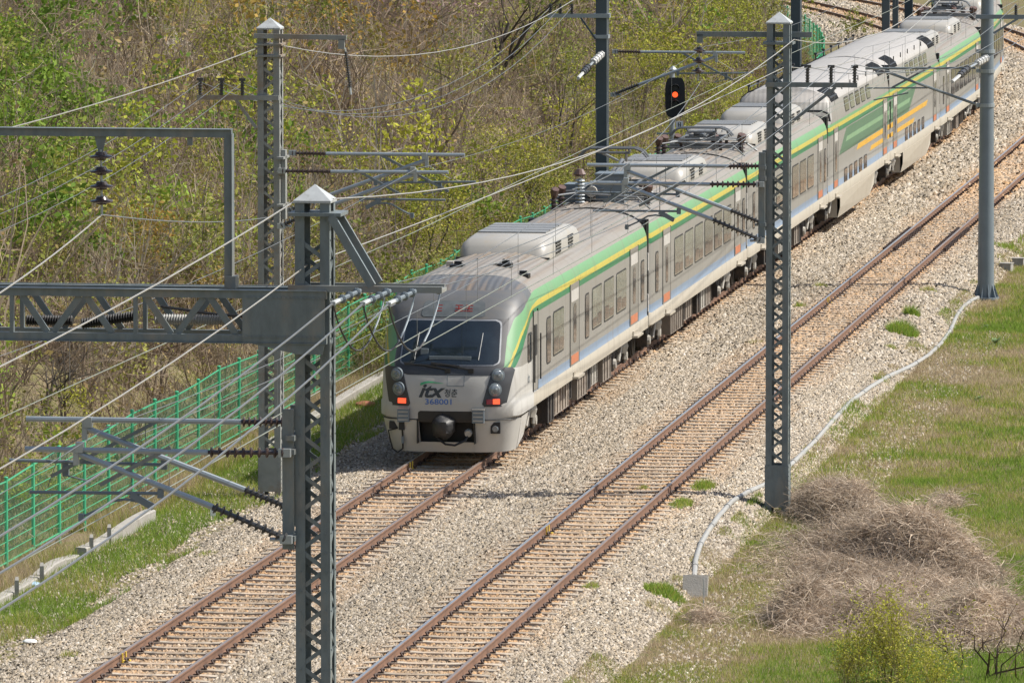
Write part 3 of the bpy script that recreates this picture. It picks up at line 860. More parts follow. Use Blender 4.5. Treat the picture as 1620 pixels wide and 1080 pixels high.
def roof_gear(car, y, big):
    """surge arresters, breaker, bus bars, cables; each a sub-part of the car"""
    if big:
        b = MB(); b.bbox((-0.12, y + 0.35, 3.80), (0.58, y + 1.25, 4.50)); b.bbox((-0.15, y + 0.32, 4.50), (0.61, y + 1.28, 4.54)); b.build('transformer_box', 'gear_grey', car)
        b = MB(); b.bbox((-0.95, y + 0.6, 3.8), (-0.35, y + 1.4, 4.25)); b.cur = 1
        b.tube([(-0.2, y + 0.1, 4.1), (-0.2, y + 1.2, 4.1)], 0.14, 10); b.build('breaker', ['gear_grey', 'under_pale'], car)
        b = MB(); stack_insulator(b, -0.45, y - 0.15, 3.84, 4.45, 0.13, 7); b.cur = 1; b.lathe((-0.45, y - 0.15, 4.5), (-0.45, y - 0.15, 4.68), [(0, 0.1), (0.3, 0.16), (1, 0.08)], 10)
        b.build('arrester', ['galvanised', 'gear_brown'], car)
    for x, yy, hh in ((-1.0, y - 0.9, 0.52), (-0.98, y + 0.2, 0.5), (1.02, y + 1.5, 0.48), (0.9, y + 2.2, 0.45), (-0.9, y + 2.4, 0.4), (0.2, y + 1.9, 0.45)):
        b = MB(); stack_insulator(b, x, yy, 3.5 if abs(x) > .8 else 3.82, (3.5 if abs(x) > .8 else 3.82) + hh, 0.12, 5)
        b.cur = 1; b.lathe((x, yy, 3.52 + hh), (x + 0.06, yy - 0.1, 3.72 + hh), [(0, 0.07), (0.5, 0.11), (1, 0.1)], 8)
        b.build('roof_insulator', ['insulator_brown', 'gear_brown'], car)
    b = MB()
    b.tube([(-1.0, y - 0.9, 4.06), (-0.5, y - 0.6, 4.12), (1.0, y - 0.4, 4.02), (1.3, y - 0.2, 3.72)], 0.028, 6)
    b.tube([(-1.0, y + 0.2, 4.1), (0, y + 0.3, 4.15), (1.02, y + 1.5, 4.05), (0.9, y + 2.2, 4.0)], 0.025, 6)
    b.tube([(-1.0, y + 1.8, 3.95), (-0.3, y + 2.6, 4.05), (0.8, y + 3.0, 4.0), (1.28, y + 3.1, 3.66)], 0.03, 6)
    b.tube([(0.5, y + 1.28, 4.3), (0.55, y + 1.6, 4.4), (0.6, y + 2.2, 4.1)], 0.02, 6)
    for k in range(4): b.bar((-1.1 + 0.05 * k, y + 0.3 + k * 0.7, 3.9), (1.1, y + 0.1 + k * 0.75, 3.92), 0.05, 0.04)
    b.build('bus_bars', ['wire_grey'], car)

NOSE_S = 34.6
TR0 = T(NOSE_S, 0.05, 0)
train = empty('train', TR0, 0.0, 'grey electric passenger train with green and yellow stripes, red tail lamps lit, rounding the bend', 'train')
STARTS = [0, 23.1, 44.7, 66.7, 86.9, 106.4, 127.0, 147.6]
ENDS = [22.55, 44.15, 66.15, 86.5, 105.9, 126.5, 147.1, 167.6]
cars = []
for i in range(8):
    a, e = STARTS[i], ENDS[i]; L = e - a
    p0 = T(NOSE_S + a + 2.5, 0.05, 0); p1 = T(NOSE_S + e - 2.5, 0.05, 0)
    d = (p1 - p0).normalized(); hd = math.atan2(d.x, d.y)
    if i == 0:
        car = car_body('front_car', L, SIDE_ROWS, 'train_front', train, front=True)
    elif i in (3, 4):
        car = car_body('double_deck_car', L, HUMP_ROWS, 'train_hump', train, hump='a' if i == 3 else 'b')
    else:
        car = car_body('passenger_car', L, SIDE_ROWS, 'train_side', train)
    org = p0 - d * 2.5
    car.location = org - TR0; car.rotation_euler = (0, 0, -hd)
    cars.append((car, L))
    # underframe
    bogie(car, 3.1 if i else 4.0); bogie(car, L - 2.9)
    if i in (3, 4):
        m = MB(); y0, y1 = (3.0, 13.4) if i == 3 else (4.2, 14.2)
        for sd in (-1, 1):
            m.ngon([(sd * 1.53, y0, 0.99), (sd * 1.53, y1 + 0.9, 0.99), (sd * 1.53, y1 + 0.6, 0.62), (sd * 1.45, y1 - 0.1, 0.30), (sd * 1.45, y0, 0.30), (sd * 1.53, y0, 0.62)], 0.012, (sd, 0, 0))
        m.bbox((-1.44, y0 + 0.01, 0.30), (1.44, y1 - 0.2, 0.91))
        m.build('low_floor_skirt', 'train_skirt', car)
        underbox(car, 15.2 if i == 4 else 14.6, 16.6 if i == 4 else 15.8, 0.30, 'under_dark', 1.25)
    else:
        y = 5.7 if i else 6.4; k = 0
        specs = [(1.0, 0.22, 'under_dark'), (2.6, 0.25, 'under_box'), (0.6, 0.35, 'under_dark'), (1.7, 0.28, 'under_box'), (0.8, 0.3, 'under_dark'), (1.3, 0.30, 'under_pale'), (1.5, 0.26, 'under_box'), (0.9, 0.3, 'under_dark'), (1.2, 0.28, 'under_box')]
        while y < L - 6.0:
            wd, zb, mm = specs[(k + i) % len(specs)]
            underbox(car, y, min(y + wd, L - 5.2), zb, mm, 1.30 - 0.05 * (k % 3), int(wd * 2.4)); y += wd + 0.22; k += 1
    # gangway towards the next car
    if i < 7:
        m = MB(); gap = STARTS[i + 1] - e
        hh = 3.55 if i != 3 else 4.1
        for k in range(4):
            yy = L + gap * (k + 0.5) / 4; ww = 1.455 if k % 2 else 1.40
            m.bbox((-ww, yy - gap / 9, 0.95), (ww, yy + gap / 9, hh + (0.03 if k % 2 else 0)))
        m.cur = 1
        for zz in (1.55, 2.55): m.box((1.46, L + gap * 0.5, zz), (0.05, 0.12, 0.42))
        m.cur = 0; m.tube([(1.38, L + gap * 0.5, 1.0), (1.40, L + gap * 0.5, 3.3), (1.1, L + gap * 0.5, 3.62)], 0.045, 6)
        m.build('gangway', ['black', 'panel_white'], car)
    if i == 0:
        windows(car, [(4.75, 5.40)], 1.72, 2.68, 'window'); windows(car, [(5.8, 7.5)], 1.80, 2.72, glass='glass_pale')
        door(car, 8.55, 10.0); windows(car, [(11.1, 11.75)], 1.72, 2.68)
        windows(car, [(12.3, 13.95), (14.4, 16.1), (16.6, 18.4)], 1.82, 2.72, glass='glass_pale')
        door(car, 19.1, 20.6); windows(car, [(21.2, 21.8)], 1.72, 2.66)
        # cab door and cab side window
        for sd in (1, -1):
            m = MB(); plate(m, sd, 2.62, 3.30, 1.30, 3.0, 1.5025, 0.012, 0.05); m.cur = 1
            plate(m, sd, 2.60, 2.64, 1.28, 3.05, 1.5025, 0.018, 0.01); plate(m, sd, 3.29, 3.33, 1.28, 3.05, 1.5025, 0.018, 0.01); plate(m, sd, 2.75, 3.17, 2.05, 2.72, 1.515, 0.006, 0.06)
            m.cur = 2; m.tube([(sd * 1.56, 2.50, 1.5), (sd * 1.56, 2.50, 2.75)], 0.018, 6); m.tube([(sd * 1.56, 3.42, 1.5), (sd * 1.56, 3.42, 2.5)], 0.018, 6)
            m.build('cab_door', ['door_grey', 'gasket', 'gasket'], car)
            m = MB(); plate(m, sd, 1.80, 2.42, 1.98, 2.62, 1.503, 0.006, 0.10); m.cur = 1; plate(m, sd, 1.85, 2.37, 2.03, 2.57, 1.503, 0.011, 0.08)
            m.build('cab_window', ['gasket', 'glass'], car)
    elif i in (3, 4):
        gap_end = (L - 2.3, L - 0.9) if i == 3 else (0.9, 2.3)
        oth = (1.3, 2.6) if i == 3 else (L - 2.6, L - 1.3)
        door(car, *gap_end); door(car, *oth)
        off = 4.6 if i == 3 else 5.4
        sp = [(off + k * 1.6, off + k * 1.6 + 0.95) for k in range(5)]
        windows(car, sp, 1.20, 1.68, 'lower_window')
        windows(car, [(off + 0.6 + k * 1.75, off + 0.6 + k * 1.75 + 1.25) for k in range(5)], 3.46, 3.84, 'upper_window', x=1.476, x1=1.412, glass='glass_pale')
        # green panel with orange wings across the joint of the two double deck cars
        m = MB()
        if i == 3:
            segs = [(0, 3.0, L - 0.05, 2.22, 2.94), (1, 5.0, L - 0.05, 2.52, 2.66), (2, 8.6, L - 0.05, 2.04, 2.20), (2, 13.0, L - 0.05, 1.74, 1.88)]
        else:
            segs = [(0, 0.05, 9.6, 2.22, 2.94), (1, 0.05, 7.4, 2.52, 2.66), (2, 0.05, 14.2, 2.04, 2.20), (2, 0.05, 9.0, 1.74, 1.88)]
        for c, a0, a1, z0, z1 in segs:
            m.cur = c; dx = 0.006 if c else 0.003
            for sd in (1, -1):
                s0 = (z1 - z0) * 3.2 if a0 > 1 else 0; s1 = (z1 - z0) * 4.0 if i == 4 else 0
                m.ngon([(sd * 1.5005, a0 + s0 * 0, z0 if c == 2 else z0), (sd * 1.5005, a1 - s1, z0), (sd * 1.5005, a1, z1), (sd * 1.5005, a0 + s0, z1)], dx, (sd, 0, 0))
        m.build('livery_panel', ['livery_green', 'livery_mint', 'livery_yellow'], car)
        for yy in ((1.9, L - 2.6) if i == 3 else (1.6, L - 3.1)):
            for sd in (1, -1):
                m = MB()
                m.bar((sd * 1.342, yy - 0.34, 4.06), (sd * 1.342, yy + 1.80, 4.06), 0.04, 0.03, (sd, 0, 1))
                for k in range(7):
                    y2 = yy - 0.3 + k * 0.34
                    m.bar((sd * 1.405, y2, 3.93), (sd * 1.33, y2, 4.065), 0.10, 0.03, (sd, 0, 1)); m.bar((sd * 1.33, y2, 4.066), (sd * 1.18, y2, 4.196), 0.09, 0.03, (sd, 0, 1)); m.bar((sd * 1.18, y2, 4.196), (sd * 0.97, y2, 4.286), 0.09, 0.03, (sd, 0, 1))
                m.build('roof_grille', 'black', car)
        m = MB()
        if i == 3:
            m.tube([(-1.42, 0.70, 3.30), (-1.40, 0.72, 3.62), (-1.2, 0.74, 3.70), (1.2, 0.74, 3.70), (1.40, 0.72, 3.62), (1.46, 0.70, 3.30)], 0.035, 6)
            m.build('seal', 'gasket', car)
        m = MB()
        for k in range(6):
            m.tube([(-1.30, 3 + k * 2.6, 4.05), (-1.30, 3 + k * 2.6, 4.32)], 0.025, 6); m.box((-1.30, 3 + k * 2.6, 4.34), (0.10, 0.10, 0.07)); m.tube([(1.28, 3.4 + k * 2.6, 4.05), (1.28, 3.4 + k * 2.6, 4.25)], 0.02, 6)
        m.tube([(-1.30, 3, 4.28), (-1.30, 16, 4.28)], 0.02, 6)
        m.build('roof_cable', 'insulator_dark', car)
    else:
        door(car, 2.4, 3.9); windows(car, [(0.95, 1.5)], 1.72, 2.66)
        windows(car, [(4.8 + k * 2.15, 4.8 + k * 2.15 + 1.75) for k in range(6)], 1.82, 2.72, glass='glass_pale' if i in (1, 2) else 'glass')
        door(car, L - 2.9, L - 1.5); windows(car, [(L - 1.05, L - 0.5)], 1.72, 2.66)
    if i == 0: ac_unit(car, 8.4, 5.6)
    if i == 1: roof_gear(car, 1.7, True); pantograph(car, 4.9, True); ac_unit(car, 11.0); 
    if i == 2: roof_gear(car, 0.9, False); pantograph(car, 2.2, False); ac_unit(car, 5.6, 4.6); ac_unit(car, 14.5, 4.6)
    if i == 5: ac_unit(car, 1.0, 5.0); ac_unit(car, 11.5, 5.0)
    if i == 6: roof_gear(car, 1.5, False); pantograph(car, 4.5, False); ac_unit(car, 12.0)
    if i == 7: ac_unit(car, 4.0); ac_unit(car, 12.0)
    # raised walkway strips along the roof
    if i not in (3, 4):
        m = MB()
        y0 = 6.5 if i == 0 else 0.3
        for sx in (-0.62, -0.3, 0.3, 0.62):
            zz = 3.79 if abs(sx) > 0.5 else 3.838
            m.bar((sx, y0, zz + 0.012), (sx, L - 0.3, zz + 0.012), 0.05, 0.03)
        m.build('roof_walkway', 'under_box', car)

# ---- face of the front car
fc = cars[0][0]
def patch(name, xl, xr, z0, z1, m, off=0.012, nz=16, nx=16, parent=None):
    mb = MB(); vs = []; fs = []
    for layer in (off, -0.06):
        for i in range(nz + 1):
            z = z0 + (z1 - z0) * i / nz
            a, b = xl(z), xr(z)
            for j in range(nx + 1):
                x = a + (b - a) * j / nx
                vs.append((x, yF(x, z, layer), z))
    W = nx + 1; K = (nz + 1) * W
    for i in range(nz):
        for j in range(nx):
            fs.append((i * W + j, i * W + j + 1, (i + 1) * W + j + 1, (i + 1) * W + j))
    for i in range(nz):
        for j in (0, nx):
            fs.append((i * W + j, (i + 1) * W + j, K + (i + 1) * W + j, K + i * W + j))
    for i in (0, nz):
        for j in range(nx):
            fs.append((i * W + j, i * W + j + 1, K + i * W + j + 1, K + i * W + j))
    mb.add(vs, fs)
    return mb.build(name, m, parent or fc, True)
def rr(hw, z0, z1, r, top=1.0):
    """half width of a rounded trapezium at height z"""
    def f(z):
        k = hw * (1 + (top - 1) * (z - z0) / (z1 - z0))
        d = min(z - z0, z1 - z)
        if d < r: k -= r - math.sqrt(max(r * r - (r - d) ** 2, 0))
        return k
    return f
CXF = 0.03
f = rr(1.19, 1.86, 2.2, 0.30); patch('windscreen_surround', lambda z: CXF - (f(z) if z < 2.03 else 1.17), lambda z: CXF + (f(z) if z < 2.03 else 1.17), 1.86, 3.00, 'train_black', 0.006, 24, 24)
f2 = rr(1.09, 2.06, 2.99, 0.12, 0.955); patch('windscreen_frame', lambda z: CXF - f2(z), lambda z: CXF + f2(z), 2.06, 2.99, 'frame_silver', 0.014, 24, 24)
f3 = rr(1.06, 2.085, 2.965, 0.11, 0.955); ws = patch('windscreen', lambda z: CXF - f3(z), lambda z: CXF + f3(z), 2.085, 2.965, 'windscreen', 0.022, 24, 24)
for x in (-0.72, 0.66):
    m = MB(); m.tube([(x, yF(x, 2.18, 0.03), 2.18), (x + 0.04, yF(x, 2.72, 0.03), 2.72)], 0.008, 5); m.build('handrail', 'insulator_white', ws)
m = MB(); m.box((-0.52, yF(-0.5, 2.3, 0.0) + 0.015, 2.30), (0.16, 0.09, 0.2)); m.box((0.05, yF(0, 2.2, 0) + 0.012, 2.20), (0.9, 0.09, 0.1)); m.build('cab_console', 'gear_grey', ws)
f4 = rr(0.70, 3.04, 3.36, 0.06, 0.93); dp = patch('destination_display', lambda z: CXF - 0.02 - f4(z), lambda z: CXF - 0.02 + f4(z), 3.04, 3.36, 'display', 0.012, 10, 12)
for cx, n in ((0.12, 2), (-0.3, 1)):
    m = MB()
    for k in range(n):
        x = cx + 0.22 * k
        for dz in (0.06, 0.11, 0.17):
            z = 3.10 + dz; m.box((x, yF(x, z, 0.016), z), (0.16 if n == 2 else 0.12, 0.012, 0.022))
        if n == 2: m.box((x, yF(x, 3.2, 0.018), 3.2), (0.025, 0.012, 0.15))
    if n == 2: m.box((cx + 0.11, yF(cx + 0.11, 3.16, 0.014), 3.16), (0.2, 0.008, 0.012))
    m.build('display_text', 'led_red', dp)
for sd, wi, lab in ((-1, False, 1), (1, False, 1)):
    lo, hi = 1.20, 2.02
    inn = lambda z: 0.76 + (z - lo) / (hi - lo) * 0.22; out = lambda z: 1.26 + (z - lo) / (hi - lo) * 0.16
    rc = rr(1.0, lo, hi, 0.07)
    cl = patch('headlamp_cluster', (lambda z: inn(z) + (1 - rc(z)) * 0.8) if sd > 0 else (lambda z: -out(z) + (1 - rc(z))),
               (lambda z: out(z) - (1 - rc(z))) if sd > 0 else (lambda z: -inn(z) - (1 - rc(z)) * 0.8), lo, hi, 'train_black', 0.012, 14, 12)
    for x, z in ((1.08, 1.86), (1.03, 1.56)):
        y = yF(x, z)
        nrm = Vector((sd * 0.42, -0.9, 0)).normalized(); c = Vector((sd * x, y, z))
        m = MB()
        m.cur = 0; m.lathe(c + nrm * -0.02, c + nrm * 0.05, [(0, 0.145), (0.9, 0.145), (1, 0.125)], 20)
        m.cur = 1; m.lathe(c + nrm * 0.052, c + nrm * 0.075, [(0, 0.112), (0.4, 0.105), (1, 0.07)], 20)
        m.cur = 0; m.lathe(c + nrm * 0.076, c + nrm * 0.084, [(0, 0.045), (1, 0.04)], 12)
        m.cur = 1; m.lathe(c + nrm * 0.085, c + nrm * 0.095, [(0, 0.03), (1, 0.02)], 10)
        m.build('headlamp', ['gear_grey', 'lamp_glass'], fc, True)
    m = MB()
    for x0, x1, mi in (((0.86, 0.99, 1), (0.995, 1.14, 0)) if sd > 0 else ((0.87, 1.05, 0),)):
        xm = (x0 + x1) / 2
        m.cur = mi; R = Matrix.Rotation(sd * 0.35, 3, 'Z')
        m.box((sd * xm, yF(xm, 1.31, 0.02), 1.31), (x1 - x0, 0.05, 0.105), R)
    m.build('tail_lamp', ['lamp_red', 'lamp_red_off'], fc)
# wipers
for x0, x1, z1 in ((0.02, -0.95, 2.09), (0.52, -0.35, 2.10)):
    m = MB(); m.tube([(x0, yF(x0, 1.98, 0.03), 1.98), ((x0 + x1) / 2, yF((x0 + x1) / 2, 2.08, 0.05), 2.06), (x1, yF(x1, z1, 0.045), z1)], 0.014, 5)
    m.tube([(x0 - 0.25, yF(x0 - 0.25, 2.07, 0.04), 2.055), (x1 + 0.0, yF(x1, z1 + 0.02, 0.035), z1 + 0.02)], 0.012, 5)
    m.box((x0, yF(x0, 1.96, 0.02), 1.96), (0.12, 0.05, 0.09)); m.build('wiper', 'black', fc)
# hatch
m = MB()
for a, b in (((0.02, 1.88), (0.38, 1.88)), ((0.02, 1.64), (0.38, 1.64)), ((0.02, 1.88), (0.02, 1.64)), ((0.38, 1.88), (0.38, 1.64))):
    m.bar((a[0], yF(a[0], a[1], 0.003), a[1]), (b[0], yF(b[0], b[1], 0.003), b[1]), 0.012, 0.01, (0, -1, 0))
m.build('hatch', 'gear_grey', fc)
# apron under the face, with the coupler opening left free
def apron(name, xa, xb, z0, z1, slant=0.0):
    mb = MB(); vs = []; fs = []; nx = 14; nz = 6
    for i in range(nz + 1):
        z = z0 + (z1 - z0) * i / nz
        for j in range(nx + 1):
            x = xa + (xb - xa) * j / nx
            k = 1.0 - 0.10 * max(0, (0.92 - z) / 0.7) * (abs(x) / 1.5)
            h = 1.5; r = min(abs(x) / h, 0.9999)
            vs.append((x * k, nose_t(z) + 1.05 * (1 - (1 - r ** NEXP) ** (1 / NEXP)), z))
    W = nx + 1
    for i in range(nz):
        for j in range(nx): fs.append((i * W + j, i * W + j + 1, (i + 1) * W + j + 1, (i + 1) * W + j))
    o = len(vs); vs2 = [(x * 0.97, y + 0.05, z) for x, y, z in vs]
    fs2 = [tuple(i + o for i in q[::-1]) for q in fs]
    mb.add(vs + vs2, fs + fs2)
    return mb
mb = MB()
for xa, xb, z0, z1 in ((-1.499, -0.62, 0.20, 0.905), (0.60, 1.499, 0.20, 0.905), (-0.615, 0.595, 0.20, 0.42)):
    a = apron('a', xa, xb, z0, z1); mb.add(a.v, a.f)
for sd in (-1, 1):
    mb.ngon([(sd * 1.47, 1.14, 0.90), (sd * 1.47, 2.15, 0.90), (sd * 1.42, 1.75, 0.45), (sd * 1.36, 1.15, 0.21)], 0.02, (-sd, 0, 0))
mb.build('apron', 'train_face_lifted', fc, True)
mb = MB(); mb.cur = 0
mb.bbox((-0.63, 0.55, 0.25), (0.61, 0.60, 1.12)); mb.bbox((-0.64, 0.05, 0.4), (-0.615, 0.6, 0.93)); mb.bbox((0.595, 0.05, 0.4), (0.62, 0.6, 0.93))
f5 = rr(0.60, 0.86, 1.10, 0.05)
mb.build('coupler_recess', 'black', fc)
patch('coupler_opening', lambda z: -0.01 - f5(z), lambda z: -0.01 + f5(z), 0.86, 1.10, 'black', 0.006, 8, 10)
def blob(name, c, r, m, parent, sq=(1, 1, 1), seed=1):
    mb = MB(); vs = []; fs = []; n, k = 16, 11; rd = random.Random(seed)
    for i in range(k + 1):
        th = PI * i / k
        for j in range(n):
            a = 2 * PI * j / n; rr_ = r * (1 + rd.uniform(-0.09, 0.09) + 0.06 * math.sin(3 * a + 2 * th))
            vs.append((c[0] + sq[0] * rr_ * math.sin(th) * math.cos(a), c[1] + sq[1] * rr_ * math.sin(th) * math.sin(a), c[2] + sq[2] * rr_ * math.cos(th)))
    for i in range(k):
        for j in range(n): fs.append((i * n + j, (i + 1) * n + j, (i + 1) * n + (j + 1) % n, i * n + (j + 1) % n))
    mb.add(vs, fs); return mb.build(name, m, parent, True)
blob('covered_coupler', (-0.06, 0.10, 0.77), 0.27, 'bag_black', fc, (1.0, 1.3, 1.0), 4)
m = MB(); m.tube([(-0.2, 0.05, 0.52), (0.0, -0.06, 0.40), (0.2, -0.06, 0.38), (0.42, 0.0, 0.48), (0.5, 0.1, 0.66)], 0.025, 7)
m.cur = 1; m.lathe((0.47, 0.02, 0.62), (0.47, 0.25, 0.66), [(0, 0.07), (0.3, 0.09), (1, 0.06)], 10); m.build('air_hose', ['black', 'under_pale'], fc)
for x in (-0.92, 0.70):
    m = MB(); y = yF(x, 1.0)
    m.box((x, y - 0.06, 1.0), (0.25, 0.15, 0.28)); m.cur = 1
    for k in range(3): m.box((x, y - 0.137, 0.91 + k * 0.085), (0.21, 0.012, 0.03))
    m.box((x, y - 0.06, 1.148), (0.27, 0.16, 0.012)); m.build('front_step', ['gear_grey', 'under_pale'], fc)
m = MB(); xx = 1.04; m.box((xx, yF(xx, 0.72) + 0.0, 0.74), (0.20, 0.10, 0.24)); m.cur = 1; m.lathe((xx, yF(xx, .72) - 0.04, 0.72), (xx, yF(xx, .72) - 0.075, 0.72), [(0, 0.08), (1, 0.06)], 12); m.build('fog_lamp', ['black', 'lamp_glass'], fc)
m = MB()
m.box((-1.17, yF(-1.17, 0.76), 0.77), (0.19, 0.06, 0.16)); m.box((-0.98, yF(-0.98, 0.75) - 0.01, 0.76), (0.12, 0.08, 0.17))
m.tube([(-1.10, yF(-1.1, .7) - 0.02, 0.70), (-1.30, yF(-1.30, .64) - 0.05, 0.64), (-1.27, yF(-1.27, .5) - 0.04, 0.45), (-1.22, yF(-1.22, .3) - 0.03, 0.24), (-1.1, yF(-1.1, .3) - 0.04, 0.17), (-0.98, yF(-.98, .3) - 0.03, 0.26), (-0.97, yF(-.97, .5) - 0.03, 0.5), (-0.97, yF(-.97, .7) - 0.03, 0.70)], 0.018, 6)
m.cur = 1; m.box((-0.97, yF(-.97, .5) - 0.03, 0.46), (0.05, 0.05, 0.16)); m.build('jumper_cable', ['black', 'gear_grey'], fc)
# seam between face and apron
for xa, xb in ((-1.44, -0.62), (0.60, 1.44)):
    m = MB(); m.tube([(x, yF(x, 0.92, 0.004), 0.912) for x in np.linspace(xa, xb, 12)], 0.011, 5); m.build('seam', 'gasket', fc)
# small roof fittings behind the mask
for x, y in ((-0.75, 5.6), (0.35, 5.2)):
    m = MB(); m.box((x, y, 3.80), (0.16, 0.3, 0.14)); m.build('roof_vent', 'under_pale', fc)
for x, y in ((-0.45, 4.6), (0.55, 5.0), (1.05, 4.2)):
    m = MB(); m.box((x, y, 3.66 if x > 1 else 3.82), (0.3, 0.35, 0.12)); m.box((x, y + 0.1, 3.73 if x > 1 else 3.89), (0.16, 0.12, 0.10)); m.build('horn', 'black', fc)
m = MB(); m.tube([(x, 2.9 + 0.10 * (1 - (1 - min(abs(x) / 1.42, .99) ** 2.2)), float(np.interp(abs(x), [0.03, .36, .62, .86, 1.05, 1.2, 1.3, 1.37, 1.425], [3.77, 3.77, 3.765, 3.735, 3.685, 3.62, 3.56, 3.485, 3.40])) + 0.004) for x in np.linspace(-1.4, 1.4, 24)], 0.013, 5)
m.build('roof_seam', 'gear_grey', fc)

# ---- lettering
def text_mesh(name, body, size, m, parent, fn, shear=0.0, off=0.0, sx=1.0):
    cu = bpy.data.curves.new(name, 'FONT'); cu.body = body; cu.size = size; cu.shear = shear; cu.offset = off; cu.align_x = 'CENTER'
    cu.resolution_u = 3
    t = bpy.data.objects.new(name, cu); COL.objects.link(t)
    dg = bpy.context.evaluated_depsgraph_get(); dg.update()
    me = bpy.data.meshes.new_from_object(t.evaluated_get(dg)); bpy.data.objects.remove(t)
    # lay the flat letters on the curved face, each given a little thickness
    vs = [Vector(fn(v.co.x * sx, v.co.y)) for v in me.vertices]
    for v, p in zip(me.vertices, vs): v.co = p
    me.materials.clear(); me.materials.append(MATS[m])
    me.name = name
    o = bpy.data.objects.new(name, me); COL.objects.link(o); o.parent = parent
    return o
def on_face(cx, cz):
    return lambda u, v: (cx + u, yF(cx + u, cz + v, 0.007), cz + v)
text_mesh('lettering', 'itx', 0.40, 'logo_dark', fc, on_face(-0.36, 1.40), 0.35, 0.012, 1.15)
text_mesh('lettering', '청춘', 0.185, 'logo_dark', fc, on_face(0.10, 1.42), 0.1, 0.002, 0.85)
text_mesh('car_number', '368001', 0.165, 'logo_blue', fc, on_face(-0.15, 1.245), 0.0, 0.002, 1.25)
m = MB(); pts = [(-0.56 + 0.5 * t, 1.64 + 0.075 * math.sin(min(t * 2.2, 1) * PI / 2) - 0.03 * t) for t in np.linspace(0, 1, 9)]
for i in range(8):
    (x0, z0), (x1, z1) = pts[i], pts[i + 1]; w0 = 0.05 * (1 - i / 9)
    m.add([(x0, yF(x0, z0, 0.007), z0), (x1, yF(x1, z1, 0.007), z1), (x1, yF(x1, z1 + w0, 0.007), z1 + w0 * 0.9), (x0, yF(x0, z0 + w0, 0.007), z0 + w0)], [(0, 1, 2, 3)])
m.build('logo_arc', 'logo_green', fc)
def on_side(cy, cz):
    return lambda u, v: (1.5045, cy + u, cz + v)
text_mesh('side_lettering', 'itx', 0.30, 'gear_grey', fc, on_side(1.95, 1.55), 0.3, 0.002)
# ------------------------------------------------------------------ masts, portal, cantilevers, insulators
ZB = -0.58                                            # masts stand on ground this far under rail level; local z = world z - ZB
def insul(mb, a, b, r, n, core=0.4, seg=10):
    """rod from a to b carrying n thin sheds"""
    a = Vector(a); b = Vector(b); L = (b - a).length; d = (b - a) / L
    mb.tube([a, b], r * core, 7)
    for k in range(n):
        c = a + d * (L * (k + 0.5) / n); h = min(0.35 * L / n, 0.035)
        mb.lathe(c - d * h * 0.5, c + d * h * 0.5, [(0, r * 0.97), (0.5, r), (1, r * 0.6)], seg)

MW = 0.47
def lattice_mast(loc, rz, label, paint='mast_paint', H=10.15, group='lattice masts along the tracks', base_h=1.0):
    root = empty('lattice_mast', loc, rz, label, 'mast', group)
    w = MW / 2
    for sx in (-1, 1):
        for sy in (-1, 1):
            mb = MB()
            mb.bbox((sx * w, sy * w, 0), (sx * (w - 0.13), sy * (w - 0.012), H)); mb.bbox((sx * w, sy * (w - 0.012), 0), (sx * (w - 0.012), sy * (w - 0.13), H))
            # rivet heads along the angle
            for k in range(38):
                z = 0.2 + k * 0.262
                mb.box((sx * (w - 0.065), sy * (w + 0.004), z), (0.022, 0.012, 0.022)); mb.box((sx * (w + 0.004), sy * (w - 0.065), z), (0.012, 0.022, 0.022))
            mb.build('leg', paint, root)
    n = int((H - base_h - 0.35) / 0.26)
    for face in range(4):
        mb = MB(); R = Matrix.Rotation(face * PI / 2, 3, 'Z')
        for k in range(n):
            z = base_h + 0.05 + k * 0.26; s = 1 if k % 2 else -1
            a = R @ Vector((-s * (w - 0.06), -(w - 0.020), z)); b = R @ Vector((s * (w - 0.06), -(w - 0.020), z + 0.26))
            mb.bar(a, b, 0.010, 0.055, (b - a).cross(R @ Vector((0, -1, 0))))
        mb.build('lacing', paint, root)
    for face in range(4):
        mb = MB(); R = Matrix.Rotation(face * PI / 2, 3, 'Z')
        mb.box(R @ Vector((0, -(w + 0.006), 0.12 + (base_h - 0.12) / 2)), (MW + 0.02, 0.008, base_h - 0.12) if face % 2 == 0 else (0.008, MW + 0.02, base_h - 0.12))
        for sx in (-1, 1):
            for k in range(9): mb.box(R @ Vector((sx * (w - 0.05), -(w + 0.012), 0.2 + k * 0.095)), (0.02, 0.02, 0.02))
        mb.build('base_plate', paint, root)
    mb = MB(); e = w + 0.02; z = H
    mb.bbox((-e, -e, z - 0.02), (e, e, z + 0.012))
    mb.add([(-e, -e, z + 0.012), (e, -e, z + 0.012), (e, e, z + 0.012), (-e, e, z + 0.012), (0, 0, z + 0.22)], [(0, 1, 4), (1, 2, 4), (2, 3, 4), (3, 0, 4)])
    mb.build('cap', 'mast_cap', root)
    mb = MB(); mb.box((0, 0, -0.12), (0.7, 0.7, 0.2)); mb.build('footing', 'concrete', root)
    return root

PN = px(499, 600, 97); PR = px(1231, 600, 150); PL = px(429, 600, 153)
near_mast = lattice_mast((PN.x, PN.y, ZB), -H0, 'tall grey lattice mast in the left foreground carrying the portal beam')
right_mast = lattice_mast((PR.x, PR.y, ZB), -H0, 'grey lattice mast with pale pyramid cap standing right of the empty track')
left_mast = lattice_mast((PL.x, PL.y, ZB), -H0, 'weathered lattice mast beside the green fence, behind the portal beam', 'mast_weathered', 9.9)
def loc(P, lx, ly, z):
    c, s = math.cos(-H0), math.sin(-H0)
    return Vector((P.x + lx * c - ly * s, P.y + lx * s + ly * c, z))
def zz(y, D):
    return CAM_H - (y + 482) * D / FPX
def lxN(x): return (x - 499) * 97 / FPX / 0.99
def lz(y, D): return zz(y, D) - ZB

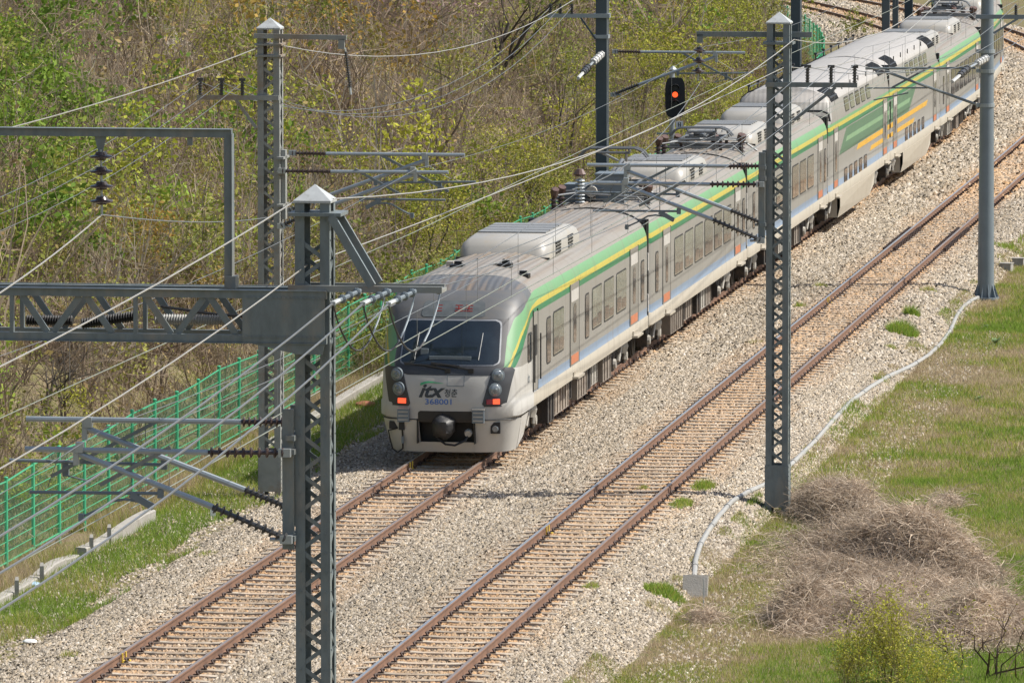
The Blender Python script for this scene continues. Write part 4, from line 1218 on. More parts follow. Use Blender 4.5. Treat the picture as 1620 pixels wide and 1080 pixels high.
# near mast: cross arm to the right with its brace, collar, mounting channel
mb = MB(); y0 = -MW / 2 - 0.05
zc = lz(453, 97)
mb.bar((lxN(462), y0, zc), (lxN(706), y0, zc), 0.06, 0.085); mb.bar((lxN(462), -y0, zc), (lxN(700), -y0, zc), 0.05, 0.07)
for x in (545, 600, 650, 700): mb.bar((lxN(x), y0, zc - 0.03), (lxN(x), -y0, zc - 0.03), 0.05, 0.05)
mb.build('crossarm', 'mast_weathered', near_mast)
for yy in (y0, -y0):
    mb = MB(); mb.bar((lxN(530), yy, lz(338, 97)), (lxN(595), yy, lz(448, 97)), 0.07, 0.11, (1, 0, 0)); mb.build('brace', 'mast_paint', near_mast)
mb = MB(); mb.box((0.04, 0, lz(336, 97)), (0.72, 0.62, 0.045)); mb.build('collar', 'mast_paint', near_mast)
mb = MB(); mb.bbox((-MW / 2 - 0.16, -0.34, lz(868, 97)), (-MW / 2 - 0.01, -0.26, lz(645, 97)))
mb.bbox((-MW / 2 - 0.16, 0.30, lz(840, 97)), (-MW / 2 - 0.01, 0.38, lz(645, 97)))
for y in (690, 712, 850): mb.box((-MW / 2 - 0.04, 0, lz(y, 97)), (0.12, 0.85, 0.07))
mb.build('mounting_channel', 'mast_paint', near_mast)

# portal beam carried by the near mast, reaching left over both tracks
XL = -11.3
beam = empty('portal_beam', loc(PN, 0, 0, lz(540, 97) + ZB), -H0, 'grey steel lattice portal beam with riveted end plate crossing the left of the picture', 'beam')
bz = lz(540, 97) + ZB
zt, zb_ = zz(463, 97) - bz, zz(533, 97) - bz
for yy in (-0.33, 0.33):
    for z_ in (zt, zb_):
        mb = MB(); mb.bbox((XL, yy - 0.05, z_ - 0.05), (lxN(524), yy + 0.05, z_ + 0.05))
        mb.bbox((XL, yy - (0.09 if yy < 0 else -0.05), z_ + (0.052 if z_ == zt else -0.062)), (lxN(524), yy + (0.05 if yy < 0 else 0.09) - (0.1 if yy < 0 and False else 0), z_ + (0.062 if z_ == zt else -0.052)))
        mb.build('chord', 'mast_paint', beam)
    mb = MB(); k = 0; x = lxN(390); bay = 0.845
    while x > XL + 0.5:
        if k % 2 == 0:
            mb.bar((x, yy, zt - 0.05), (x - bay * 0.55, yy, zb_ + 0.05) if k else (x - 0.42, yy, zt - 0.06), 0.035, 0.085, (1, 0, 0)) if k == -1 else None
            mb.bar((x - bay * 0.10, yy, zb_ + 0.05), (x - bay * 0.52, yy, zt - 0.05), 0.035, 0.085, (1, 0, 0))
            mb.bar((x - bay * 1.05, yy, zb_ + 0.05), (x - bay * 0.62, yy, zt - 0.05), 0.035, 0.085, (1, 0, 0))
        else:
            mb.bar((x - bay * 0.15, yy, zb_ + 0.05), (x - bay * 0.55, yy, zt - 0.05), 0.035, 0.085, (1, 0, 0))
            mb.bar((x - bay * 0.72, yy, zb_ + 0.05), (x - bay * 0.72, yy, zt - 0.05), 0.09, 0.05, (1, 0, 0))
            x -= bay * 0.0
        x -= bay; k += 1
    mb.build('lacing', 'mast_paint', beam)
for yy in (-0.39, 0.39):
    mb = MB()
    sg = 1 if yy > 0 else -1
    mb.bbox((lxN(391), yy - 0.008, zb_ - 0.05), (lxN(522), yy + 0.008, zt + 0.05))
    mb.ngon([(lxN(400), yy - 0.008, zb_ - 0.052), (lxN(522), yy - 0.008, zb_ - 0.052), (lxN(518), yy - 0.008, zb_ - 0.20), (lxN(478), yy - 0.008, zb_ - 0.20)], 0.016, (0, 1, 0))
    for k in range(19):
        for z_ in (zt - 0.035, zb_ + 0.03): mb.box((lxN(397 + k * 6.7), yy + sg * 0.012, z_), (0.026, 0.02, 0.026))
    mb.build('gusset_plate', 'mast_paint', beam)
mb = MB()
zf = zz(211, 97) - bz
mb.bbox((XL, -0.05, zf - 0.05), (lxN(367), 0.05, zf + 0.05)); mb.bbox((XL, -0.09, zf + 0.052), (lxN(367), 0.09, zf + 0.062))
mb.bbox((lxN(355), -0.05, zt + 0.05), (lxN(367), 0.05, zf - 0.05)); mb.bbox((lxN(367) + 0.002, -0.09, zt + 0.07), (lxN(367) + 0.012, 0.09, zf))
mb.box((lxN(366), 0, zt + 0.14), (0.14, 0.24, 0.16)); mb.bbox((lxN(296), -0.02, zf - 0.16), (lxN(304), 0.02, zf - 0.05))
mb.ngon([(lxN(147), -0.01, zf - 0.05), (lxN(166), -0.01, zf - 0.05), (lxN(159), -0.01, zf - 0.30), (lxN(154), -0.01, zf - 0.30)], 0.02, (0, 1, 0))
mb.build('upper_frame', 'mast_paint', beam)
pl_mast = lattice_mast(loc(PN, XL - 0.25, 0, ZB), -H0, 'grey lattice mast at the far left end of the portal beam')

# big brown disc insulator under the upper frame
def disc_string(top, bot, r, n, label, m='insulator_brown'):
    o = empty('suspension_insulator', top, 0, label, 'insulator')
    t = Vector(top); d = (Vector(bot) - t)
    mb = MB(); mb.tube([(0, 0, 0), tuple(d)], r * 0.12, 6); mb.build('rod', 'galvanised', o)
    for k in range(n):
        mb = MB(); a = d * ((k + 0.42) / (n + 0.4)); b = d * ((k + 0.95) / (n + 0.4)); L = (b - a)
        mb.lathe(a - L * 0.5, a + L * 0.55, [(0, r * 0.42), (0.2, r * 0.5), (0.38, r * 0.6), (0.46, r * 0.92), (0.56, r), (0.68, r), (0.76, r * 0.85), (0.80, r * 0.5), (1, r * 0.42)], 14)
        mb.build('disc', m, o, True)
    return o
disc_string(loc(PN, lxN(157), 0, zz(238, 97)), loc(PN, lxN(158), 0, zz(342, 97)), 0.155, 4, 'large dark brown disc insulator hanging from the upper bar of the portal')
# corrugated hoses lying inside the beam
def corrugated(x0, x1, y, yy, m, label, sag=0.0):
    mb = MB(); n = int((x1 - x0) * 97 / FPX / 0.035); pts = []; rs = []
    for k in range(n * 2 + 1):
        t = k / (n * 2); pts.append(loc(PN, lxN(x0 + (x1 - x0) * t), yy, zz(y - sag * (t - 0.5) * 12, 97))); rs.append(0.078 if k % 2 else 0.058)
    mb.tube(pts, rs, 9)
    tag(mb.build('corrugated_hose', m), label, 'hose', 'corrugated hoses inside the portal beam')
corrugated(35, 110, 512, 0.02, 'black', 'black corrugated hose in the portal beam, nearest the picture edge')
corrugated(124, 212, 510, 0.04, 'black', 'black corrugated hose with a tilt, lying in the middle bay of the portal beam', 1.2)
corrugated(242, 358, 508, 0.02, 'conduit_grey', 'pale grey corrugated hose in the portal beam next to the riveted plate')
mb = MB(); mb.tube([loc(PN, lxN(250), 0.1, zz(488, 97)), loc(PN, lxN(330), 0.1, zz(499, 97)), loc(PN, lxN(392), 0.1, zz(503, 97)), loc(PN, lxN(410), 0.0, zz(520, 97))], 0.022, 6)
tag(mb.build('cable', 'black'), 'short black cable running into the riveted plate of the portal beam', 'cable')

# strain insulators with jumper loops on the near mast's cross arm
for k, (x, lab) in enumerate(((585, 'grey strain insulator and black jumper loop on the cross arm, nearest the mast'), (632, 'grey strain insulator and black jumper loop in the middle of the cross arm'),
                              (672, 'grey strain insulator and black jumper loop near the outer end of the cross arm'))):
    a = loc(PN, lxN(x - 8), -0.34, zz(455, 97)); b = loc(PN, lxN(x - 32), -1.3, zz(466, 97))
    o = empty('strain_insulator', a, 0, lab, 'insulator', 'strain insulators on the cross arm')
    mb = MB(); insul(mb, (0, 0, 0), (b - a) * 0.8, 0.062, 3, 0.5); mb.build('disc', 'gear_grey', o)
    mb = MB(); mb.tube([(b - a) * 0.78, (b - a)], 0.035, 6); mb.box((b - a), (0.07, 0.10, 0.05)); mb.build('clamp', 'mast_cap', o)
    mb = MB(); e = loc(PN, lxN(x + 22), 0.34, zz(452, 97)) - a
    lp = [(b - a) + (e - (b - a)) * t + Vector((0, 0, -0.75 * math.sin(PI * t) ** 0.8)) for t in np.linspace(0, 1, 13)]
    mb.tube(lp[:9], 0.0135, 6); mb.build('jumper_loop', 'wire_dark', o)
    mb = MB(); mb.tube(lp[8:], 0.014, 6); mb.build('jumper_lead', 'tube_steel', o)

# cantilevers: drawn for a mast on the right of its track, mirrored for the left hand masts
def cantilever(P, sd, dy, kind, label, dz=0.0, rz=None):
    """sd = -1: reaches left of the mast, +1: reaches right; kind A / B are the two of an overlap"""
    hdg = -H0 if rz is None else rz
    zr = 5.5
    o = empty('cantilever', Vector((P.x, P.y, zr)), hdg, label, 'cantilever', 'cantilever brackets holding the contact wires')
    def q(x, y): return Vector((-sd * lxN(x), dy, zz(y, 97) + dz - zr))
    if kind == 'A':
        T1, I1, E1 = (22, 676), (370, 676), (458, 675)
        D0, D1, D2 = (115, 688), (375, 785), (464, 820)
        R0, R1 = (-6, 743), (245, 747)
        S0, S1 = (62, 768), (240, 674)
    else:
        T1, I1, E1 = (45, 712), (338, 713), (464, 712)
        D0, D1, D2 = (125, 716), (345, 800), (466, 850)
        R0, R1 = (52, 781), (262, 780)
        S0, S1 = (165, 768), (278, 706)
    mb = MB(); mb.tube([q(*T1), q(*I1)], 0.038, 8); mb.build('top_tube', 'tube_steel', o)
    mb = MB(); insul(mb, q(*I1), q(*E1), 0.072, 10, 0.45); mb.build('tube_insulator', 'insulator_brown', o)
    mb = MB(); mb.tube([q(*D0), q(*D1)], 0.042, 8); mb.build('stay_tube', 'tube_steel', o)
    mb = MB(); insul(mb, q(*D1), q(*D2), 0.075, 11, 0.45); mb.build('stay_insulator', 'insulator_dark', o)
    mb = MB(); mb.tube([q(*R0), q(*R1)], 0.024, 7); mb.box(q(*R1), (0.08, 0.07, 0.12)); mb.build('registration_tube', 'gear_grey', o)
    mb = MB(); mb.bar(q(*S0), q(*S1), 0.05, 0.05); mb.build('strut', 'mast_paint', o)
    for p in (E1, D2): mb = MB(); mb.box(q(p[0] - 4, p[1]), (0.16, 0.10, 0.11)); mb.tube([q(p[0] - 30, p[1]), q(*p)], 0.03, 6); mb.build('clamp', 'galvanised', o)
    mb = MB(); mb.box(q(D0[0] + 8, D0[1] - 8), (0.10, 0.12, 0.14)); mb.box(q(D0[0] + 2, D0[1] + 5), (0.07, 0.08, 0.26)); mb.build('clamp', 'galvanised', o)
    mb = MB()
    if kind == 'A':
        mb.bbox(q(80, 744), q(90, 768) + Vector((0.0, 0.06, 0))); mb.tube([q(86, 766), q(126, 776)], 0.012, 5)
    else:
        mb.bar(q(214, 782), q(250, 802), 0.05, 0.09); mb.tube([q(250, 804), q(232, 794), q(205, 790), q(186, 793), q(160, 808), q(130, 822)], 0.020, 6)
        mb.box(q(135, 820), (0.07, 0.09, 0.10))
    mb.build('steady_arm', 'gear_grey', o)
    mb = MB(); mb.tube([q(D1[0] - 240, D1[1] - 95), q(T1[0] + 36, T1[1] + 60)], 0.006, 4); mb.build('hanger_wire', 'wire_grey', o)
    mb = MB(); mb.tube([q(215, 680 if kind == 'A' else 714), q(215, 745 if kind == 'A' else 780)], 0.006, 4)
    mb.build('hanger_wire', 'wire_grey', o)
    return o
cantilever(PN, -1, 0.5, 'A', 'higher bracket of pale tubes and brown insulators on the foreground mast, bottom left')
cantilever(PN, -1, -0.5, 'B', 'lower bracket of grey tubes with curved steady arm on the foreground mast, bottom left')
cantilever(PR, -1, 0.5, 'A', 'higher tube bracket reaching left over the train roof from the right lattice mast', 0.03)
cantilever(PR, -1, -0.5, 'B', 'lower tube bracket reaching left over the train roof from the right lattice mast', 0.03)
cantilever(PL, 1, 0.5, 'A', 'higher tube bracket reaching right from the weathered mast by the fence', 0.12)
cantilever(PL, 1, -0.5, 'B', 'lower tube bracket reaching right from the weathered mast by the fence', 0.12)

# right mast and left mast: cross arms with pin insulators, top arms
def lxR(x): return (x - 1231) * 150 / FPX / 0.99
def lxL(x): return (x - 429) * 153 / FPX / 0.99
def pin_arm(root, x0, x1, z, pins, brace, m, ph=0.30):
    mb = MB(); y = -MW / 2 - 0.04
    mb.bar((x0, y, z), (x1, y, z - 0.0), 0.06, 0.10); arm = mb.build('crossarm', m, root)
    for p in pins:
        mb = MB(); insul(mb, (p, y, z + 0.05), (p, y, z + 0.05 + ph), 0.055, 5, 0.6); mb.cur = 1; mb.box((p, y, z + 0.08 + ph), (0.14, 0.06, 0.06)); mb.build('pin_insulator', ['insulator_dark', 'insulator_dark'], arm)
    mb = MB(); mb.bar((brace[0], y, z - 0.05), (brace[1], y, brace[2]), 0.05, 0.06, (1, 0, 0)); mb.build('brace', m, root)
pin_arm(right_mast, lxR(1212), lxR(1356), lz(131, 150), [lxR(1278), lxR(1315), lxR(1352)], (lxR(1322), lxR(1257), lz(187, 150)), 'mast_paint')
pin_arm(left_mast, lxL(446), lxL(316), lz(152, 153), [lxL(321), lxL(355), lxL(388)], (lxL(378), lxL(410), lz(200, 153)), 'mast_weathered')
mb = MB(); mb.bar((lxR(1098), 0.30, lz(54, 150)), (lxR(1280), 0.30, lz(54, 150)), 0.06, 0.11); mb.bbox((lxR(1099), 0.27, lz(68, 150)), (lxR(1108), 0.33, lz(54, 150))); mb.build('top_arm', 'mast_paint', right_mast)
mb = MB(); mb.box((0, 0, lz(66, 150)), (0.62, 0.62, 0.05)); mb.build('collar', 'mast_paint', right_mast)
mb = MB(); mb.bbox((-MW / 2 - 0.14, -0.4, lz(375, 150)), (-MW / 2 - 0.01, -0.28, lz(238, 150))); mb.bbox((-MW / 2 - 0.14, 0.3, lz(365, 150)), (-MW / 2 - 0.01, 0.4, lz(238, 150)))
for y in (262, 280, 352): mb.box((-MW / 2 - 0.05, 0, lz(y, 150)), (0.12, 0.85, 0.08))
mb.build('mounting_channel', 'mast_paint', right_mast)
disc_string(loc(PR, lxR(1103), 0.3, zz(72, 150)), loc(PR, lxR(1100), 0.3, zz(128, 150)), 0.13, 3, 'small dark brown disc insulator hanging left of the right lattice mast top')
mb = MB(); mb.bar((lxL(407), -0.3, lz(54, 153)), (lxL(554), -0.3, lz(56, 153)), 0.06, 0.10); mb.bbox((lxL(541), -0.33, lz(74, 153)), (lxL(551), -0.27, lz(58, 153))); mb.build('top_arm', 'mast_weathered', left_mast)
mb = MB(); mb.box((0, 0, lz(68, 153)), (0.58, 0.58, 0.04)); mb.box((0, 0, lz(86, 153)), (0.55, 0.55, 0.04)); mb.build('collar', 'mast_weathered', left_mast)
mb = MB(); mb.bbox((MW / 2 + 0.01, -0.1, lz(345, 153)), (MW / 2 + 0.10, 0.1, lz(235, 153)))
for y in (247, 270, 322): mb.box((MW / 2 + 0.03, 0, lz(y, 153)), (0.14, 0.8, 0.05))
mb.build('mounting_channel', 'mast_weathered', left_mast)
o = empty('suspension_insulator', px(546, 76, 152.7), 0, 'slim ribbed insulator hanging at a slant from the arm of the weathered mast', 'insulator')
mb = MB(); d = px(555, 150, 152.7) - px(546, 76, 152.7); insul(mb, d * 0.08, d * 0.86, 0.05, 15, 0.4, 8); mb.build('shed_rod', 'insulator_dark', o)
mb = MB(); mb.tube([d * 0, d * 0.1], 0.02, 5); mb.tube([d * 0.84, d], 0.03, 5); mb.build('fitting', 'galvanised', o)

# ---- further poles: dark square poles on the left, round tapered poles on the right
def dark_pole(P, rz, label, H=10.4, w=0.30):
    r = empty('steel_pole', (P.x, P.y, ZB), rz, label, 'pole', 'dark steel poles left of the train')
    mb = MB(); mb.bbox((-w / 2, -w / 2, 0), (w / 2, -w / 2 + 0.02, H)); mb.bbox((-w / 2, w / 2 - 0.02, 0), (w / 2, w / 2, H)); mb.bbox((-0.01, -w / 2 + 0.022, 0), (0.01, w / 2 - 0.022, H))
    mb.build('h_section', 'pole_dark', r)
    mb = MB(); mb.bbox((w / 2 - 0.001, -w / 2 + 0.0, 0.0), (w / 2 + 0.03, -w / 2 + 0.05, H)); mb.bbox((w / 2 - 0.001, w / 2 - 0.05, 0.0), (w / 2 + 0.03, w / 2, H)); mb.build('cable_duct', 'galvanised', r)
    return r
PP = px(952, 100, 205)
p4r = dark_pole(PP, -H0, 'dark steel pole rising behind the train, nearest of the dark poles', w=0.31)
def lxP(x): return (x - 952) * 205 / FPX / 0.99
mb = MB(); yy = -0.2; z = lz(23, 205)
mb.bar((lxP(868), yy, z), (lxP(966), yy, z), 0.07, 0.11); mb.box((0, 0, z), (0.45, 0.45, 0.12)); mb.box((0, 0, lz(56, 205)), (0.42, 0.42, 0.10)); mb.build('crossarm', 'tube_steel', p4r)
for x in (872, 888, 906):
    mb = MB(); insul(mb, (lxP(x), yy, z + 0.05), (lxP(x), yy, z + 0.33), 0.06, 5, 0.6); mb.build('pin_insulator', 'insulator_dark', p4r)
mb = MB(); mb.bar((lxP(920), yy, z - 0.05), (lxP(944), yy, lz(60, 205)), 0.05, 0.05, (1, 0, 0)); mb.build('brace', 'pole_dark', p4r)
def weight_insul(a, b, c, d, label):
    o = empty('strain_insulator', a, 0, label, 'insulator', 'strain insulators on the poles')
    mb = MB(); insul(mb, (0, 0, 0), b - a, 0.115, 4, 0.85, 12); mb.build('white_shed', 'insulator_white', o, True)
    mb = MB(); mb.tube([b - a, c - a], 0.035, 6); mb.build('rod', 'galvanised', o)
    mb = MB(); insul(mb, c - a, d - a, 0.105, 3, 0.85, 12); mb.build('dark_shed', 'insulator_dark', o, True)
    mb = MB(); mb.tube([d - a, d - a + (d - c) * 0.8], 0.05, 6); mb.build('end_fitting', 'insulator_white', o)
weight_insul(px(952, 86, 204.6), px(938, 99, 203.6), px(931, 106, 203), px(922, 116, 202), 'white and dark strain insulator pair left of the nearest dark pole')
cantilever(PP, 1, 0.0, 'A', 'thin tube bracket on the nearest dark pole, reaching over the far part of the train', -0.25)
for (x, D, h, lab) in ((1259, 257, 10.4, 'dark steel pole seen just right of the right lattice mast top'), (1437, 309, 10.6, 'dark steel pole beyond the double deck car, rightmost of a close trio'),
                       (1401, 345, 10.6, 'dark steel pole beyond the double deck car, leftmost of a close trio'), (1416, 330, 10.5, 'narrow dark pole beyond the double deck car, middle of a close trio')):
    P = px(x, 30, D); s_, n_ = SN(P.x, P.y)
    r = dark_pole(P, -HD(float(s_[0])), lab, h, 0.33 if D != 330 else 0.24)
def round_pole(P, rz, label, H=10.6):
    r = empty('round_pole', (P.x, P.y, ZB), rz, label, 'pole')
    mb = MB(); mb.tube([(0, 0, 0.05 + (H - 0.05) * t) for t in np.linspace(0, 1, 8)], [0.235 - 0.075 * t for t in np.linspace(0, 1, 8)], 24); mb.build('shaft', 'pole_grey', r, True)
    mb = MB(); mb.lathe((0, 0, -0.02), (0, 0, 0.05), [(0, 0.38), (1, 0.38)], 20)
    for k in range(10):
        a = k * PI / 5; c, s = math.cos(a), math.sin(a)
        mb.ngon([(0.23 * c, 0.23 * s, 0.05), (0.36 * c, 0.36 * s, 0.05), (0.23 * c, 0.23 * s, 0.42)], 0.02, (-s, c, 0))
    mb.build('base_flange', 'pole_grey', r)
    for y in (78, 109, 163):
        mb = MB(); mb.lathe((0, 0, lz(y, 204) - 0.05), (0, 0, lz(y, 204) + 0.05), [(0, 0.22), (1, 0.22)], 20); mb.box((-0.24, 0, lz(y, 204)), (0.12, 0.12, 0.10)); mb.build('band', 'tube_steel', r)
    return r
PG = px(1561, 200, 203.5)
pg = round_pole(PG, -H0, 'smooth tapered round grey pole on the right where the conduit ends')
def lxG(x): return (x - 1563) * 203.5 / FPX / 0.99
mb = MB(); z = lz(24, 203.5); mb.bar((lxG(1546), -0.3, z), (lxG(1690), -0.3, z), 0.07, 0.12); mb.bar((lxG(1574), -0.3, lz(50, 203.5)), (lxG(1612), -0.3, z - 0.05), 0.05, 0.06, (1, 0, 0)); ar = mb.build('crossarm', 'pole_grey', pg)
for x in (1609, 1646, 1682):
    mb = MB(); insul(mb, (lxG(x), -0.3, z + 0.06), (lxG(x), -0.3, z + 0.34), 0.06, 5, 0.6); mb.build('pin_insulator', 'insulator_dark', ar)
weight_insul(px(1561, 92, 203), px(1545, 101, 202), px(1532, 108, 201), px(1518, 120, 200), 'white and dark strain insulator pair left of the round grey pole')
g = empty('cantilever', Vector((PG.x, PG.y, 5.5)), -H0, 'thin dark bracket reaching left across the double deck car from the round pole', 'cantilever', 'cantilever brackets holding the contact wires')
def qG(x, y): return Vector((lxG(x), -0.05, zz(y, 203.5) - 5.5))
for nm, a, b, r, m_ in (('top_tube', (1372, 108), (1545, 106), 0.035, 'mast_paint'), ('stay_tube', (1402, 112), (1545, 163), 0.04, 'mast_paint'), ('registration_tube', (1372, 139), (1470, 138), 0.022, 'mast_paint'),
                        ('strut', (1414, 138), (1475, 104), 0.03, 'mast_paint'), ('steady_arm', (1385, 158), (1440, 146), 0.02, 'mast_paint')):
    mb = MB(); mb.tube([qG(*a), qG(*b)], r, 7); mb.build(nm, m_, g)

# ---- signal beside the train
PS = px(1068, 150, 218)
sg = empty('railway_signal', (PS.x, PS.y, ZB), 0, 'black oval railway signal showing one red light, on a grey post left of the train', 'signal')
def zs(y): return zz(y, 218) - ZB
mb = MB(); mb.tube([(-0.09, 0.1, 0), (-0.09, 0.1, zs(112))], 0.085, 12); mb.lathe((-0.06, 0.1, zs(112)), (-0.06, 0.1, zs(103)), [(0, 0.11), (0.4, 0.13), (1, 0.03)], 10); mb.build('post', 'galvanised', sg)
mb = MB(); pts = []
zc, hw, hh = zs(152.5), 0.30, 0.60
for k in range(28):
    a = 2 * PI * k / 28; ca, sa = math.cos(a), math.sin(a)
    pts.append((hw * math.copysign(abs(ca) ** 0.38, ca), -0.02, zc + hh * math.copysign(abs(sa) ** 0.62, sa)))
mb.ngon(pts, 0.04, (0, 1, 0)); mb.bbox((-0.2, 0.025, zc - 0.5), (0.2, 0.12, zc + 0.5)); hd_ = mb.build('backboard', 'black', sg)
for y, on in ((138, 0), (148, 1), (163, 0)):
    z_ = zs(y)
    mb = MB(); mb.lathe((0.0, -0.025, z_), (0.0, -0.045, z_), [(0, 0.085), (1, 0.08)], 16); mb.build('lens', 'lamp_sig' if on else 'insulator_dark', hd_)
    mb = MB(); vs = []; n = 10
    for layer in (0.12, 0.135):
        for yy in (-0.02, -0.26):
            for k in range(n + 1):
                a = PI * (k / n) ; vs.append((layer * math.cos(a), yy, z_ + layer * math.sin(a)))
    W = n + 1; fs = []
    for base in (0, 2 * W):
        for k in range(n): fs.append((base + k, base + k + 1, base + W + k + 1, base + W + k))
    for k in range(n): fs.append((W + k, W + k + 1, 3 * W + k + 1, 3 * W + k))
    mb.add(vs, fs); mb.build('hood', 'black', hd_)
mb = MB(); mb.bbox((-0.10, 0.03, zs(190)), (0.02, 0.16, zs(182))); mb.bar((-0.55, 0.1, zs(210)), (-0.1, 0.1, zs(210)), 0.06, 0.05); mb.build('bracket', 'galvanised', sg)
mb = MB(); mb.bbox((0.03, 0.0, zs(201)), (0.24, 0.02, zs(190))); mb.cur = 1
for x in (0.10, 0.16): mb.bbox((x - 0.012, -0.004, zs(199)), (x + 0.012, -0.001, zs(192)))
mb.bbox((0.112, -0.004, zs(195.9)), (0.148, -0.001, zs(195.2)))
mb.build('number_plate', ['white', 'black'], sg)

# ------------------------------------------------------------------ wires
def sag_pts(a, b, sag, n=18):
    a = Vector(a); b = Vector(b)
    return [a + (b - a) * t + Vector((0, 0, -4 * sag * t * (1 - t))) for t in np.linspace(0, 1, n)]
def wire(a, b, sag, r, m, label, name='overhead_wire', group='overhead wires'):
    mb = MB(); mb.tube(sag_pts(a, b, sag), r, 5)
    return tag(mb.build(name, m), label, 'wire', group)
PV = Vector((PN.x - 7.72, PN.y - 53.0, 0))            # previous mast position, behind the picture's bottom left
PVL = Vector((PN.x - 11.4, PN.y, 0))
NX = Vector((PG.x, PG.y, 0))
wire(loc(PN, lxN(466), 0, zz(318, 97)), PV + Vector((-0.2, 0, 9.5)), 0.55, 0.010, 'wire_bright', 'thick pale wire from the foreground mast top down to the left picture edge')
wire(loc(PN, lxN(528), 0, zz(313, 97)), px(1256, 63, 150), 0.73, 0.010, 'wire_bright', 'thick pale wire swinging from the foreground mast top up to the right lattice mast top')
wire(px(1256, 63, 150), NX + Vector((-0.3, 0, 9.4)), 0.95, 0.0105, 'wire_bright', 'pale wire dipping right from the right lattice mast top over the double deck car')
wire(loc(PN, lxN(482), 0.25, zz(420, 97)), PV + Vector((-0.2, 0, 8.6)), 0.75, 0.0095, 'wire_bright', 'pale wire passing just behind the portal plate down to the left edge')
wire(loc(PN, lxN(482), 0.25, zz(420, 97)), px(1242, 106, 150), 0.12, 0.009, 'wire_bright', 'thinner pale wire running above the train from portal plate to right lattice mast')
wire(px(1242, 106, 150), NX + Vector((-0.5, 0, 8.9)), 0.9, 0.009, 'wire_bright', 'thin pale wire from the right lattice mast towards the round pole top')
pins_r = [(1278, 106), (1315, 104), (1352, 102)]
for k, (x, sg_, lab, lab2, lab3) in enumerate(((547, 0.72, 'grey feeder wire from the inner strain insulator down to the left edge', 'grey feeder wire from the foreground cross arm to the inner pin of the right mast', 'grey feeder wire leaving the inner pin of the right mast for the round pole'),
                            (594, 0.86, 'grey feeder wire from the middle strain insulator down to the left edge', 'grey feeder wire from the foreground cross arm to the middle pin of the right mast', 'grey feeder wire leaving the middle pin of the right mast for the round pole'),
                            (634, 1.0, 'grey feeder wire from the outer strain insulator down to the left edge', 'grey feeder wire from the foreground cross arm to the outer pin of the right mast', 'grey feeder wire leaving the outer pin of the right mast for the round pole'))):
    wire(loc(PN, lxN(x + 6), -1.3, zz(466, 97)), PV + Vector((0.6 + 0.4 * k, -1.6, 8.4)), sg_, 0.0135, 'wire_grey', lab)
    wire(loc(PN, lxN(x + 60), 0.34, zz(452, 97)), px(pins_r[k][0], pins_r[k][1], 149.7), 0.62, 0.007, 'wire_grey', lab2)
    q = loc(PG, lxG((1609, 1646, 1682)[k]), -0.3, zz(24, 203.5) + 0.36)
    wire(px(pins_r[k][0], pins_r[k][1], 149.7), q, 0.8, 0.0085, 'wire_grey', lab3)
for k, (x, xp, lab, lab2) in enumerate(((321, 872, 'slack grey wire from the outer pin of the weathered mast to the dark pole', 'grey wire from the outer pin of the weathered mast to the left edge'),
                            (355, 888, 'slack grey wire from the middle pin of the weathered mast to the dark pole', 'grey wire from the middle pin of the weathered mast to the left edge'),
                            (388, 906, 'slack grey wire from the inner pin of the weathered mast to the dark pole', 'grey wire from the inner pin of the weathered mast to the left edge'))):
    a = loc(PL, lxL(x), -MW / 2 - 0.04, zz(128, 153))
    wire(a, loc(PP, lxP(xp), -0.2, zz(10, 205)), 1.55 + 0.08 * k, 0.0075, 'wire_grey', lab)
    wire(a, PVL + Vector((-1.0 + 0.45 * k, 0, 8.2)), 1.25 + 0.12 * k, 0.0065, 'wire_grey', lab2)
wire(loc(PL, lxL(410), 0, zz(74, 153)), PVL + Vector((-0.2, 0, 9.3)), 0.5, 0.0105, 'wire_bright', 'pale wire from the weathered mast top across the hillside to the left edge')
wire(loc(PL, lxL(447), 0, zz(70, 153)), PP + Vector((0, 0, 8.3 - PP.z)), 0.95, 0.0105, 'wire_bright', 'pale wire from the weathered mast top dipping and rising to the nearest dark pole')
ib = loc(PN, lxN(158), 0, zz(342, 97))
wire(ib, loc(PL, 0, -0.3, zz(341, 153)), 0.10, 0.009, 'wire_grey', 'thin level wire from the large disc insulator to the weathered mast')
wire(ib, px(-420, 670, 62), 0.25, 0.010, 'wire_bright', 'pale wire from the large disc insulator down to the left edge')
gh, _, _ = ground_hit(338, 735)
wire(loc(PL, 0, -0.3, zz(88, 153)), gh, 0.05, 0.009, 'wire_bright', 'pale guy wire slanting from the weathered mast top to the ground', 'guy_wire')
wire(loc(PR, -0.35, 0.3, zz(128, 150)) + Vector((-1.3, 0, 0)), px(905, 300, 112), 0.4, 0.008, 'wire_grey', 'thin wire from the small disc insulator toward the foreground')

